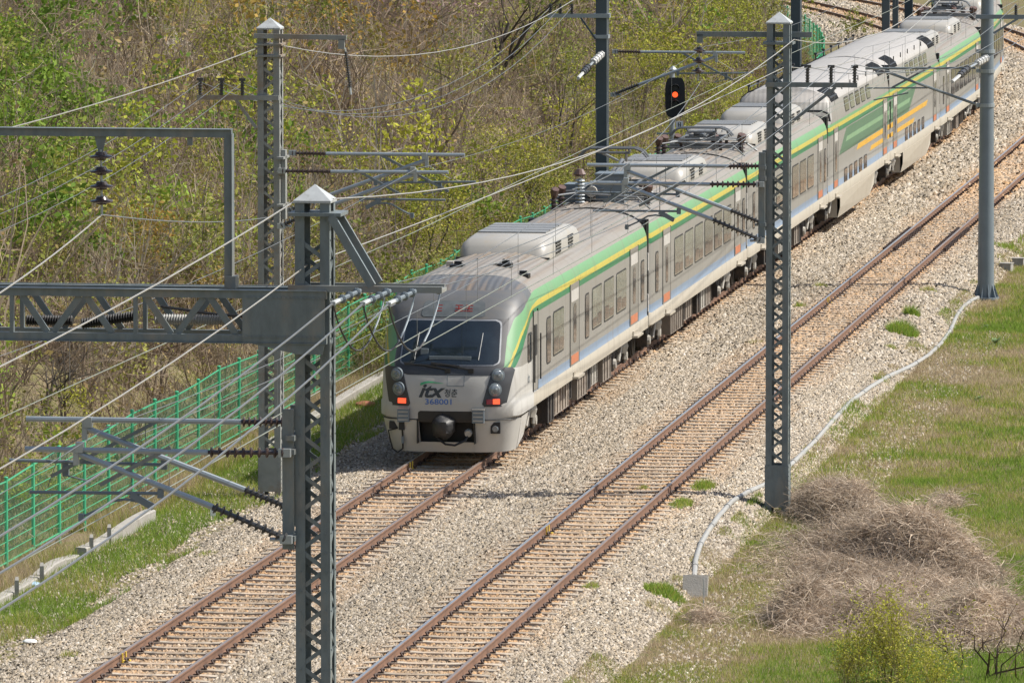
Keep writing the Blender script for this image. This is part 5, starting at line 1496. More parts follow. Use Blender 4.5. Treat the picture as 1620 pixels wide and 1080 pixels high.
# catenaries over both tracks: messenger, contact wire and droppers
sN = float(SN(PN.x, PN.y)[0][0])
SUP = [sN - 53.5 + 53.4 * k for k in range(7)]
def catenary(n0, st, label, zc=5.32, zm=6.5, sag=0.42, ph=0):
    o = empty('catenary', T(SUP[0], n0, zc), 0, label, 'catenary', 'catenaries over the tracks'); org = T(SUP[0], n0, zc)
    for k in range(len(SUP) - 1):
        a, b = SUP[k], SUP[k + 1]
        na, nb = n0 + st * (1 if (k + ph) % 2 else -1), n0 + st * (-1 if (k + ph) % 2 else 1)
        def pt(t, z): return T(a + (b - a) * t, na + (nb - na) * t, z) - org
        zmf = lambda t: zm - 4 * sag * t * (1 - t)
        if k == 0 and zc != 5.32: continue
        mb = MB(); mb.tube([pt(t, zmf(t)) for t in np.linspace(0, 1, 16)], 0.006, 5); mb.build('messenger_wire', 'wire_grey', o)
        mb = MB(); mb.tube([pt(t, zc + 0.03 * math.sin(PI * t)) for t in np.linspace(0, 1, 10)], 0.0085, 5); mb.build('contact_wire', 'wire_contact', o)
        if 0 < k < 5:
            for j in range(10):
                t = (j + 0.5) / 10
                mb = MB(); mb.tube([pt(t, zc), pt(t, zmf(t))], 0.004, 4); mb.build('dropper', 'wire_grey', o)
catenary(NR - 0.45, 0.12, 'catenary over the empty track passing in front of the windscreen, left of a pair')
catenary(NR + 0.10, 0.12, 'catenary over the empty track crossing the train roof, right of a pair', 5.40, 6.35, 0.30, 1)
catenary(-0.15, 0.12, 'catenary running centrally above the train roof', 5.20, 6.5, 0.42, 1)

# ------------------------------------------------------------------ fence, kerbs, conduit, small things
NF = -6.15
def fence(s0, s1, label, pitch=2.5):
    o = empty('mesh_fence', T(s0, NF, -0.6), 0, label, 'fence'); org = T(s0, NF, -0.6)
    n = int((s1 - s0) / pitch)
    def P(s, z): return T(s, NF, z) - org
    for k in range(n + 1):
        s = s0 + k * pitch; g_ = float(ground_z(s, NF)); hj = 0.05 * math.sin(k * 1.7)
        mb = MB(); mb.tube([P(s, g_ - 0.1), P(s, 1.28 + hj)], 0.035, 8); mb.lathe(P(s, 1.28 + hj), P(s, 1.32 + hj), [(0, 0.045), (0.6, 0.045), (1, 0.02)], 8); mb.build('post', 'fence_green', o)
        if k == n: break
        mb = MB(); h1 = 0.05 * math.sin((k + 1) * 1.7)
        wob = random.uniform(-0.02, 0.02)
        for j in range(1, 30):
            t = j / 30; ss = s + pitch * t; top = 1.22 + hj * (1 - t) + h1 * t
            a, b = P(ss, -0.42), P(ss, top); dx = Vector((wob * math.sin(t * PI), 0, 0)); r = 0.0019
            d1 = Vector((r, 0, 0)); d2 = Vector((0, r, 0))
            mb.add([a + d1 + dx, a + d2 + dx, a - d1 + dx, a - d2 + dx, b + d1 + dx, b + d2 + dx, b - d1 + dx, b - d2 + dx], [(0, 1, 5, 4), (1, 2, 6, 5), (2, 3, 7, 6), (3, 0, 4, 7)])
        for j in range(9):
            z = -0.40 + j * 0.2 + (0.0 if j < 8 else 0.02)
            zt_ = z + (hj if j == 8 else 0); zt2 = z + (h1 if j == 8 else 0)
            r = 0.006 if j not in (0, 8) else 0.012
            mb.bar(P(s, zt_), P(s + pitch, zt2), 2 * r, 2 * r)
        mb.build('mesh_panel', 'fence_green', o)
fence(-16, 131.5, 'green welded mesh fence with tubular posts along the foot of the hillside')
fence(131.5, 300, 'green mesh fence far off on the inside of the bend beyond the double deck cars', 3.4)

def kerb(D0, D1, label, n=-5.3, zt=-0.44, curve=0.0):
    s0, s1 = (D0 - 120) / math.cos(H0), (D1 - 120) / math.cos(H0)
    mb = MB(); K = 9; vs = []; fs = []
    for k in range(K):
        t = k / (K - 1); s = s0 + (s1 - s0) * t; c = n + curve * t * t; jz = zt + 0.05 * math.sin(t * 5 + D0)
        for a, z in ((-0.11, -0.8), (0.11, -0.8), (0.12, jz - 0.02), (0.09, jz), (-0.09, jz + 0.01), (-0.11, jz - 0.02)):
            vs.append(T(s, c + a, z))
    for k in range(K - 1):
        for j in range(6): fs.append((k * 6 + j, k * 6 + (j + 1) % 6, (k + 1) * 6 + (j + 1) % 6, (k + 1) * 6 + j))
    fs += [tuple(range(6)), tuple((K - 1) * 6 + j for j in range(6))]
    mb.add(vs, fs)
    tag(mb.build('concrete_kerb', 'concrete'), label, 'kerb', 'pieces of concrete kerb along the fence')
kerb(126, 137.5, 'pale concrete kerb piece at the bottom left picture edge'); kerb(137.7, 141.2, 'weathered concrete kerb piece between two stakes, left edge', -5.32, -0.47)
kerb(141.5, 147.8, 'clean pale concrete kerb piece ending in the grass', -5.25, -0.41, 0.15); kerb(162, 186, 'long concrete kerb piece running up to the left of the train front', -5.3, -0.44)
for x, y, lab in ((14, 950, 'grey concrete stake at the kerb, leftmost'), (53, 925, 'grey stake in front of the kerb above the blue bag'), (97, 880, 'dark stake between two kerb pieces'), (132, 862, 'light pointed stake before the longest visible kerb')):
    p, s, n = ground_hit(x, y); mb = MB(); q = T(s, -5.12, -0.62); mb.add([(q.x - .045, q.y - .045, q.z), (q.x + .045, q.y - .045, q.z), (q.x + .045, q.y + .045, q.z), (q.x - .045, q.y + .045, q.z),
        (q.x - .04, q.y - .04, q.z + .36), (q.x + .04, q.y - .04, q.z + .36), (q.x + .03, q.y + .04, q.z + .42), (q.x - .03, q.y + .04, q.z + .42)], [(0, 1, 5, 4), (1, 2, 6, 5), (2, 3, 7, 6), (3, 0, 4, 7), (4, 5, 6, 7)])
    tag(mb.build('stake', 'concrete'), lab, 'stake', 'stakes along the kerb')
cpts = [(1098, 918), (1100, 893), (1108, 865), (1120, 843), (1137, 820), (1157, 799), (1185, 782), (1212, 770), (1240, 750), (1262, 728), (1290, 700), (1318, 668), (1345, 640), (1375, 618), (1405, 599), (1440, 583), (1468, 566), (1488, 547), (1503, 526), (1513, 503), (1524, 488), (1538, 478), (1549, 473)]
cp = []
for x, y in cpts:
    p, s, n = ground_hit(x, y); cp.append(p + Vector((0, 0, 0.04)))
mb = MB(); pts = []
for k in range(len(cp) - 1):
    for t in (0, 0.33, 0.67): pts.append(cp[k].lerp(cp[k + 1], t))
pts.append(cp[-1])
mb.tube(pts, 0.055, 9)
for k in range(2, len(pts) - 1, 4): d_ = (pts[k + 1] - pts[k]).normalized(); mb.tube([pts[k] - d_ * 0.05, pts[k] + d_ * 0.05], 0.068, 9)
tag(mb.build('conduit', 'conduit_grey', None, True), 'pale grey cable conduit snaking between ballast and grass to the round pole', 'conduit')
p, s, n = ground_hit(1100, 946)
mb = MB(); R = Matrix.Rotation(-0.10, 3, 'Z') @ Matrix.Rotation(math.radians(-28), 3, 'X'); mb.box(p + Vector((0, 0, 0.17)), (0.47, 0.16, 0.46), R)
tag(mb.build('concrete_block', 'concrete'), 'tilted concrete block where the conduit starts, on the grass edge', 'block')
p, s, n = ground_hit(1113, 962)
mb = MB(); mb.tube([p, p + Vector((0, 0, 0.55))], 0.014, 6); tag(mb.build('marker_rod', 'galvanised'), 'thin rod standing before the tilted concrete block', 'rod')
for x, y, lab in ((1592, 430, 'small grey concrete cable block right of the round pole, nearer'), (1612, 422, 'small grey concrete cable block at the right edge, farther')):
    p, s, n = ground_hit(x, y); mb = MB(); mb.box(p + Vector((0, 0, 0.12)), (0.34, 0.34, 0.24), Matrix.Rotation(-0.3, 3, 'Z')); mb.box(p + Vector((0, 0, 0.25)), (0.37, 0.37, 0.03), Matrix.Rotation(-0.3, 3, 'Z')); tag(mb.build('cable_block', 'concrete'), lab, 'block')
p, s, n = ground_hit(337, 826); o = empty('marker_sign', p, 0, 'small white marker plate on a short post in the grass verge', 'sign')
mb = MB(); mb.tube([(0, 0.01, -0.05), (0, 0.01, 0.3)], 0.012, 6); mb.build('post', 'galvanised', o)
mb = MB(); mb.box((0, 0, 0.2), (0.11, 0.012, 0.19)); mb.cur = 1; mb.box((0.0, -0.008, 0.24), (0.05, 0.004, 0.035)); mb.box((0.01, -0.008, 0.18), (0.03, 0.004, 0.03)); mb.build('plate', ['white', 'black'], o)
def litter(x, y, r, m, label, name, seed):
    p, s, n = ground_hit(x, y); b = blob(name, (0, 0, 0.05), r, m, None, (1.3, 1.2, 0.45), seed); b.location = p; b.rotation_euler = (0, 0, seed); tag(b, label, 'litter')
litter(47, 1020, 0.10, 'white', 'crumpled white plastic scrap on the ballast, bottom left', 'plastic_scrap', 3)
litter(52, 930, 0.13, 'blue_plastic', 'pale blue plastic bag in the grass before the kerb', 'plastic_bag', 5)
litter(578, 645, 0.22, 'rust_debris', 'heap of reddish brown leaves on the kerb left of the train', 'leaf_heap', 8)
# ------------------------------------------------------------------ vegetation
def ribbons(P, W, wdir=None):
    """P (N,K,3) polylines, W (N,K) widths -> verts, quads as two triangles"""
    N, K, _ = P.shape
    d = P[:, -1] - P[:, 0]; d /= np.linalg.norm(d, axis=1, keepdims=True) + 1e-9
    r = rng.normal(size=(N, 3)) if wdir is None else wdir
    s = np.cross(d, r); s /= np.linalg.norm(s, axis=1, keepdims=True) + 1e-9
    A = P - s[:, None] * W[..., None] / 2; B = P + s[:, None] * W[..., None] / 2
    V = np.stack([A, B], 2).reshape(-1, 3)
    i = np.arange(N)[:, None] * (2 * K) + np.arange(K - 1)[None] * 2
    F = np.concatenate([np.stack([i, i + 1, i + 3], -1).reshape(-1, 3), np.stack([i, i + 3, i + 2], -1).reshape(-1, 3)])
    return V, F
def leaves(C, size, flat=0.0):
    N = len(C)
    a = rng.normal(size=(N, 3)); a[:, 2] *= 0.7; a /= np.linalg.norm(a, axis=1, keepdims=True)
    b = rng.normal(size=(N, 3)); b[:, 2] += flat; b = np.cross(a, b); b /= np.linalg.norm(b, axis=1, keepdims=True)
    L = size * rng.uniform(0.6, 1.4, (N, 1))
    V = np.stack([C - a * L * 0.5, C + b * L * 0.28, C + a * L * 0.5, C - b * L * 0.28], 1).reshape(-1, 3)
    i = np.arange(N)[:, None] * 4
    F = np.concatenate([i + np.array([[0, 1, 2]]), i + np.array([[0, 2, 3]])])
    return V, F
def template(nst, h, spread, nsub, nleaf, lsize, w=0.022, droop=0.3, clumps=0):
    """a bush: stems fanning up from the root, side twigs, leaves hung along them; returns V, F, part (0 twig 1 leaf)"""
    K = 5; t = np.linspace(0, 1, K)
    az = rng.uniform(0, 2 * PI, nst); tilt = np.abs(rng.normal(0, spread, nst)); ln = h * rng.uniform(0.55, 1.1, nst)
    d = np.stack([np.sin(tilt) * np.cos(az), np.sin(tilt) * np.sin(az), np.cos(tilt)], 1)
    base = np.stack([rng.normal(0, 0.12 * h, nst), rng.normal(0, 0.12 * h, nst), np.zeros(nst)], 1)
    P = base[:, None] + d[:, None] * (ln[:, None] * t)[..., None]
    out = d.copy(); out[:, 2] = -droop
    P += out[:, None] * (t ** 2 * 0.35 * h)[None, :, None] * rng.uniform(0, 1, (nst, 1, 1))
    P[:, 1:] += rng.normal(0, 0.03 * h, (nst, K - 1, 3))
    Ps = [P]; Ws = [np.outer(rng.uniform(0.8, 1.5, nst) * w, 1.0 - 0.75 * t)]
    if nsub:
        k = rng.integers(0, nst, nsub); f = rng.uniform(0.25, 0.95, nsub) * (K - 1); i0 = f.astype(int); fr = (f - i0)[:, None]
        st = P[k, i0] * (1 - fr) + P[k, np.minimum(i0 + 1, K - 1)] * fr
        sd = d[k] * 0.6 + rng.normal(0, 0.6, (nsub, 3)); sd[:, 2] += 0.15; sd /= np.linalg.norm(sd, axis=1, keepdims=True)
        sl_ = h * rng.uniform(0.12, 0.42, nsub)
        S = st[:, None] + sd[:, None] * (sl_[:, None] * t)[..., None] + rng.normal(0, 0.012 * h, (nsub, K, 3)) * t[None, :, None]
        Ps.append(S); Ws.append(np.outer(np.full(nsub, w * 0.6), 1 - 0.7 * t))
    allP = np.concatenate(Ps); V, F = ribbons(allP, np.concatenate(Ws))
    part = np.zeros(len(V))
    if nleaf:
        k = rng.integers(0, len(allP), nleaf); f = rng.uniform(0.3, 1.0, nleaf) * (K - 1); i0 = np.minimum(f.astype(int), K - 2); fr = (f - i0)[:, None]
        C = allP[k, i0] * (1 - fr) + allP[k, i0 + 1] * fr + rng.normal(0, 0.035 * h, (nleaf, 3))
        if clumps:                       # foliage gathered in separate tufts round the stem ends
            ci = rng.integers(0, nst, clumps); cc = P[ci, rng.integers(2, K, clumps)]; which = rng.integers(0, clumps, nleaf)
            C = cc[which] + rng.normal(0, 1, (nleaf, 3)) * np.array([0.13, 0.13, 0.09]) * h * rng.uniform(0.6, 1.3, clumps)[which][:, None]
        C[:, 2] = np.maximum(C[:, 2], 0.03)
        LV, LF = leaves(C, lsize); F = np.concatenate([F, LF + len(V)]); V = np.concatenate([V, LV]); part = np.concatenate([part, np.ones(len(LV))])
    return V, F, part

TW = np.array([(0.255, 0.195, 0.14), (0.33, 0.26, 0.19), (0.165, 0.12, 0.085), (0.30, 0.265, 0.215), (0.39, 0.315, 0.23)])
PAL = {
    'brown': (TW, np.array([(0.33, 0.235, 0.11), (0.28, 0.22, 0.085), (0.37, 0.28, 0.13)])),
    'olive': (TW, np.array([(0.235, 0.255, 0.05), (0.18, 0.215, 0.04), (0.29, 0.285, 0.065)])),
    'yellow': (TW, np.array([(0.36, 0.355, 0.045), (0.30, 0.32, 0.04), (0.40, 0.36, 0.065), (0.24, 0.275, 0.04)])),
    'green': (TW, np.array([(0.15, 0.255, 0.03), (0.20, 0.295, 0.04), (0.11, 0.185, 0.025), (0.26, 0.32, 0.05)])),
    'pink': (TW, np.array([(0.42, 0.27, 0.29), (0.34, 0.21, 0.215), (0.30, 0.22, 0.145)])),
    'rust': (TW, np.array([(0.40, 0.245, 0.055), (0.33, 0.23, 0.06), (0.27, 0.25, 0.055)])),
    'bud': (np.array([(0.24, 0.20, 0.10), (0.30, 0.26, 0.12)]), np.array([(0.40, 0.40, 0.05), (0.34, 0.36, 0.045), (0.44, 0.41, 0.075)])),
    'dark': (np.array([(0.085, 0.06, 0.05), (0.11, 0.08, 0.065)]), np.array([(0.40, 0.36, 0.06)])),
    'tan': (np.array([(0.54, 0.44, 0.335), (0.45, 0.36, 0.27), (0.62, 0.52, 0.41), (0.34, 0.265, 0.20)]), np.array([(0.40, 0.32, 0.20)])),
}
def scatter_mesh(name, tmpl, X, Y, Z, scale, kind, label, cat='scrub', mat_name='leaf'):
    """one mesh holding a great many uncountable plants"""
    Vs, Fs, Cs = [], [], []; o = 0
    pick = rng.integers(0, len(tmpl), len(X))
    for ti, (V, F, part) in enumerate(tmpl):
        idx = np.where(pick == ti)[0]; n = len(idx)
        if not n: continue
        a = rng.uniform(0, 2 * PI, n); sc = scale[idx]
        c, s = np.cos(a)[:, None], np.sin(a)[:, None]
        lean = rng.normal(0, 0.10, (n, 2))
        x = (V[None, :, 0] * c - V[None, :, 1] * s); y = (V[None, :, 0] * s + V[None, :, 1] * c); z = V[None, :, 2] * rng.uniform(0.8, 1.2, (n, 1))
        x = x + z * lean[:, :1]; y = y + z * lean[:, 1:]
        P = np.stack([x * sc[:, None] + X[idx][:, None], y * sc[:, None] + Y[idx][:, None], z * sc[:, None] + Z[idx][:, None]], -1)
        m = len(V)
        Fs.append((F[None] + (np.arange(n) * m)[:, None, None] + o).reshape(-1, 3)); o += n * m
        Vs.append(P.reshape(-1, 3).astype(np.float32))
        tw, lf = PAL[kind]
        ct = tw[rng.integers(0, len(tw), n)][:, None] * rng.uniform(0.75, 1.25, (n, m, 1))
        cl = lf[rng.integers(0, len(lf), n)][:, None] * 0.8 + lf[rng.integers(0, len(lf), (n, m // 4 + 1))].repeat(4, 1)[:, :m] * 0.2
        cl = cl * rng.uniform(0.7, 1.25, (n, 1, 1))
        Cs.append(np.where(part[None, :, None] > 0.5, cl, ct).reshape(-1, 3))
    if not Vs: return
    o_ = np_mesh(name, np.concatenate(Vs), np.concatenate(Fs), mat_name, np.clip(np.concatenate(Cs), 0, 0.8))
    return tag(o_, label, cat, kind='stuff')

twiggy = [template(22, 1.5, 0.55, 55, 25, 0.08, 0.020) for _ in range(4)]
tangle = [template(30, 1.1, 0.85, 60, 12, 0.08, 0.018, 0.8) for _ in range(4)]
leafy = [template(12, 1.4, 0.6, 34, 380, 0.064, 0.016, 0.3, 9) for _ in range(6)]
lush = [template(12, 1.2, 0.65, 24, 460, 0.072, 0.018, 0.3, 9) for _ in range(6)]
sapling = [template(3, 3.2, 0.12, 45, 90, 0.075, 0.035, 0.0) for _ in range(4)]
blossom = [template(14, 1.6, 0.5, 50, 240, 0.058, 0.018, 0.3, 10) for _ in range(3)]

# hillside: base points by area, the kind of plant by where on the slope they grow
cnt = 11500
hs = rng.uniform(-14, 300, cnt); hn = -6.9 - 27 * rng.uniform(0, 1, cnt) ** 1.15
hX, hY = TV(hs, hn); hZ = ground_z(hs, hn)
hx, hy = project(hX, hY, hZ + 0.6)
k = (hx > -90) & (hx < 1500) & (hy > -60) & (hy < 1000)
hs, hn, hX, hY, hZ, hx, hy = [q[k] for q in (hs, hn, hX, hY, hZ, hx, hy)]
# thin out so that plants stand about as far apart on near and far slopes alike
def gb(cx, cy, rx, ry): return np.exp(-((hx - cx) / rx) ** 2 - ((hy - cy) / ry) ** 2)
pat = fbm(hs * 0.12, hn * 0.2, 71, 3); pat2 = fbm(hs * 0.3, hn * 0.4, 81, 3)
wts = {
    'green': 0.14 + 2.3 * gb(40, 170, 120, 120) + 1.8 * gb(100, 400, 200, 90) + 0.8 * gb(700, 380, 100, 80) + 0.7 * gb(30, 620, 120, 70) + 0.9 * gb(330, 360, 120, 80),
    'yellow': 0.4 + 1.5 * gb(1050, 180, 180, 150) + 1.2 * gb(800, 280, 170, 120) + 0.7 * gb(230, 330, 160, 110) + 0.8 * gb(1200, 250, 120, 120) + 0.7 * gb(900, 60, 160, 80) + 0.5 * gb(350, 60, 100, 60),
    'olive': 0.75 + 0.7 * gb(250, 60, 200, 70) + 0.6 * gb(560, 420, 120, 120) + 0.5 * gb(950, 200, 200, 120),
    'brown': 1.0 + 2.4 * gb(220, 150, 110, 110) + 3.0 * gb(250, 600, 260, 90) + 2.2 * gb(580, 330, 130, 120) + 1.2 * gb(330, 280, 90, 80) + 0.8 * gb(480, 220, 90, 100) + 0.6 * gb(330, 230, 90, 60),
    'pink': 0.03 + 1.2 * gb(680, 50, 160, 70) + 0.8 * gb(560, 20, 120, 40) + 0.3 * gb(420, 110, 60, 40),
    'rust': 0.16 + 1.3 * gb(560, 140, 90, 60) + 0.3 * gb(200, 320, 60, 40) + 0.4 * gb(440, 540, 60, 60),
    'sapling': 0.06 + 0.5 * gb(1130, 170, 120, 120) + 0.25 * gb(960, 120, 150, 120),
}
names = list(wts)
Wm = np.stack([wts[q] for q in names], 1)
Wm[:, names.index('brown')] *= 0.5 + 1.6 * pat; Wm[:, names.index('green')] *= 1.7 - 1.6 * pat; Wm[:, names.index('yellow')] *= 0.4 + 1.4 * pat2; Wm[:, names.index('olive')] *= 1.5 - pat2
for q_, nm_ in enumerate(names):            # each kind grows in drifts
    Wm[:, q_] *= 0.15 + 2.4 * np.clip(fbm(hs * 0.13 + 40 * q_, hn * 0.26, 100 + q_, 3) - 0.28, 0, 1) ** 1.0 * 2
Wm = np.maximum(Wm, 0) ** 1.8; Wm /= Wm.sum(1, keepdims=True)
kind_i = (np.cumsum(Wm, 1) < rng.uniform(0, 1, (len(hx), 1))).sum(1)
scl = rng.choice([0.6, 0.9, 1.25, 1.75, 2.3], len(hx), p=[.20, .26, .26, .19, .09]) * rng.uniform(0.85, 1.15, len(hx)) * (0.75 + 0.5 * fbm(hs * 0.25, hn * 0.25, 91, 2)) * smooth(-6.2, -10.5, hn) ** 0.0
scl = scl * np.where(hn > -8.5, 0.65, 1.0)
for nm, tm, pal, lab in (('green', lush, 'green', 'fresh green leafy scrub in patches across the hillside'), ('yellow', leafy, 'yellow', 'yellow green budding scrub across the hillside'),
                    ('olive', leafy, 'olive', 'dull olive scrub across the hillside'), ('brown', twiggy + tangle, 'brown', 'bare brown twigs and dead vines across the hillside'),
                    ('pink', blossom, 'pink', 'pinkish blossoming scrub near the top of the hillside'), ('rust', leafy, 'rust', 'orange brown budding scrub on the middle of the hillside'),
                    ('sapling', sapling, 'yellow', 'thin young saplings with yellow green buds behind the signal')):
    m_ = kind_i == names.index(nm)
    scatter_mesh('hillside_scrub', tm, hX[m_], hY[m_], hZ[m_] - 0.05, scl[m_], pal, lab)

# scrub crowding over the fence beside the train
k_ = 230; fs_ = rng.uniform(58, 128, k_); fn_ = rng.uniform(-6.6, -5.2, k_); fX, fY = TV(fs_, fn_)
scatter_mesh('fence_scrub', leafy, fX, fY, ground_z(fs_, fn_) - 0.05, rng.uniform(0.9, 1.5, k_), 'olive', 'olive scrub growing over the fence behind the train')

# ------------------------------------------------------------------ grass and dry straw
def grass(name, s, n, hgt, wid, col, label, zf=top_z):
    X, Y = TV(s, n); Z = zf(s, n)
    k = in_view(X, Y, Z, 60); X, Y, Z, hgt, wid, col = X[k], Y[k], Z[k], hgt[k], wid[k], col[k]
    N = len(X); a = rng.uniform(0, 2 * PI, N); b = rng.uniform(0, 2 * PI, N); ln = hgt * rng.uniform(0.2, 0.9, N)
    dx, dy = np.cos(a) * wid / 2, np.sin(a) * wid / 2
    V = np.stack([np.stack([X - dx, Y - dy, Z - 0.02], 1), np.stack([X + dx, Y + dy, Z - 0.02], 1), np.stack([X + np.cos(b) * ln, Y + np.sin(b) * ln, Z + hgt], 1)], 1).reshape(-1, 3)
    F = np.arange(3 * N).reshape(-1, 3)
    return tag(np_mesh(name, V, F, 'blade', np.repeat(np.clip(col, 0, 0.8), 3, 0)), label, 'grass', kind='stuff')
GR = np.array([(0.19, 0.295, 0.045), (0.235, 0.34, 0.055), (0.145, 0.235, 0.035)])
GY = np.array([(0.34, 0.36, 0.065), (0.38, 0.35, 0.10), (0.28, 0.315, 0.055)])
DRY = np.array([(0.50, 0.40, 0.25), (0.43, 0.335, 0.205), (0.57, 0.475, 0.32), (0.35, 0.26, 0.16)])
def mixcol(g, N):
    """g: 0 dry .. 1 lush, per blade"""
    u = g + rng.normal(0, 0.17, N)
    c = np.where((u > 0.62)[:, None], GR[rng.integers(0, 3, N)], np.where((u > 0.40)[:, None], GY[rng.integers(0, 3, N)], DRY[rng.integers(0, 4, N)]))
    return c * rng.uniform(0.8, 1.2, (N, 1))
def conduit_n(s): return NR + 2.75 + 0.25 * np.sin(s * 0.11) + 0.25 * fbm(s * 0.6, s * 0 + 1, 33, 2)
for s0, s1, dens, hm, wd in ((-8, 40, 620, 0.095, 0.014), (40, 100, 330, 0.12, 0.02), (100, 230, 90, 0.2, 0.035)):
    N = int((s1 - s0) * 22 * dens); s = rng.uniform(s0, s1, N); n = NR + 2.4 + 22 * rng.uniform(0, 1, N) ** 1.2
    lo = conduit_n(s); fr = fbm(s * 0.5, n * 0.5, 44, 3)
    keep = (n > lo - 0.1) | ((n > lo - 0.9) & (fr > 0.54)) | ((n > lo - 1.5) & (fr > 0.66)); s, n, fr = s[keep], n[keep], fr[keep]; N = len(s)
    g = 0.0 + 1.15 * fbm(s * 0.16, n * 0.32, 55, 4) + 0.47 * smooth(NR + 5.5, NR + 10.5, n) - 0.08 * smooth(NR + 6, NR + 3, n) + 0.75 * (fbm(s * 0.7, n * 0.9, 57, 2) - 0.5)
    grass('grass', s, n, hm * rng.uniform(0.4, 1.3, N) * (0.7 + 0.5 * g), np.full(N, wd) * rng.uniform(0.7, 1.3, N), mixcol(g, N), 'patchy green and straw coloured grass right of the tracks')
N = 150000; s = rng.uniform(-10, 75, N); n = rng.uniform(-6.9, -2.9, N)
dens_ = fbm(s * 0.35, n * 0.5, 66, 3)
edge = -3.5 - 0.9 * (fbm(s * 0.35, s * 0 + 3, 68, 2) - 0.35)
keep = ((n < edge) & (dens_ > 0.30)) | ((dens_ > 0.66) & (n < -2.6)); s, n, dens_ = s[keep], n[keep], dens_[keep]; N = len(s)
g = 0.76 + 0.9 * (fbm(s * 0.3, n * 0.45, 67, 3) - 0.5) - 0.55 * smooth(-5.1, -5.6, n) - 0.4 * smooth(4, -2, s) * smooth(-4.3, -4.9, n)
grass('grass', s, n, np.where(n < -5.3, 0.30, 0.16) * rng.uniform(0.4, 1.3, N), np.full(N, 0.016), mixcol(g, N), 'green grass verge between the ballast and the kerb on the left')
N = 60000; s = rng.uniform(-14, 290, N); n = -6.4 - 24 * rng.uniform(0, 1, N) ** 1.3
g = 0.10 + 0.6 * fbm(s * 0.2, n * 0.3, 77, 3)
grass('grass', s, n, 0.38 * rng.uniform(0.4, 1.3, N), np.full(N, 0.026), mixcol(g, N) * 0.7, 'straw and weeds under the hillside scrub', ground_z)  # blade colour darkened to deepen the shade in gaps between shrubs

# weed tufts growing in the ballast: each a plant of its own
def tuft(x, y, r, h, num, label, ell=1.0, g=0.8, name='grass_tuft', grp='weed tufts in the ballast'):
    p, s0, n0 = ground_hit(x, y); N = num
    th = rng.uniform(0, 2 * PI, N); rr_ = r * rng.uniform(0, 1, N) ** 0.6
    ds, dn = rr_ * np.cos(th) * ell, rr_ * np.sin(th)
    X, Y = TV(s0 + ds, n0 + dn); Z = top_z(s0 + ds, n0 + dn) - p.z
    hh = h * rng.uniform(0.4, 1.2, N) * (1 - 0.6 * rr_ / r); a = rng.uniform(0, 2 * PI, N); b = rng.uniform(0, 2 * PI, N); ln = hh * rng.uniform(0.2, 0.8, N)
    X = X - p.x; Y = Y - p.y; w_ = 0.010
    V = np.stack([np.stack([X - np.cos(a) * w_, Y - np.sin(a) * w_, Z - 0.02], 1), np.stack([X + np.cos(a) * w_, Y + np.sin(a) * w_, Z - 0.02], 1), np.stack([X + np.cos(b) * ln, Y + np.sin(b) * ln, Z + hh], 1)], 1).reshape(-1, 3)
    o = np_mesh(name, V, np.arange(3 * N).reshape(-1, 3), 'blade', np.repeat(mixcol(np.full(N, g - 0.06), N) * 1.15, 3, 0)); o.location = p
    return tag(o, label, 'grass tuft', grp)
tuft(1428, 528, 0.42, 0.42, 2600, 'largest bright green weed tuft in the ballast near the round pole', 1.6)
tuft(1442, 500, 0.22, 0.36, 800, 'small green weed tuft just above the largest one near the round pole')
tuft(1410, 552, 0.18, 0.14, 300, 'low sparse weed tuft below the largest one near the round pole', 1.0, 0.6)
tuft(1078, 800, 0.24, 0.20, 900, 'long narrow grass tuft beside the empty track, lower piece', 3.2, 0.7)
tuft(1113, 772, 0.26, 0.24, 900, 'long narrow grass tuft beside the empty track, upper piece near the mast', 2.6, 0.7)
tuft(935, 932, 0.16, 0.16, 320, 'little grass tuft right of the empty track, low in the picture', 2.0, 0.62)
tuft(1018, 775, 0.14, 0.14, 220, 'tiny tuft between the rails of the empty track', 1.0, 0.6)
tuft(1470, 462, 0.25, 0.20, 400, 'loose pale green weed tuft left of the round pole', 1.4, 0.55)
tuft(1266, 487, 0.2, 0.22, 260, 'tiny weed between the tracks just right of the lattice mast', 1.4, 0.62)
tuft(1298, 455, 0.22, 0.2, 260, 'sparse weed between the tracks above the tiny one by the lattice mast', 1.6, 0.6)
tuft(1195, 545, 0.25, 0.16, 240, 'sparse weed in the ballast left of the right lattice mast', 1.6, 0.5)
tuft(120, 985, 0.22, 0.20, 420, 'grass tuft in the ballast above the white scrap', 2.4, 0.7)
tuft(38, 985, 0.35, 0.24, 800, 'broad grass tuft at the bottom left picture edge', 2.0, 0.66)
tuft(110, 1040, 0.2, 0.14, 240, 'sparse weed right of the white scrap, bottom left', 2.0, 0.55)
tuft(325, 880, 0.25, 0.12, 240, 'low weed at the edge of the ballast below the marker plate', 2.0, 0.55)
tuft(1052, 940, 0.40, 0.26, 1800, 'dense green grass clump left of the tilted concrete block', 1.5, 0.78)
tuft(1595, 395, 0.5, 0.25, 900, 'green weed tuft behind the cable blocks at the right edge', 1.6, 0.75)
tuft(1480, 1005, 0.3, 0.2, 300, 'grey green tuft among the dry brush, bottom right', 1.0, 0.6)

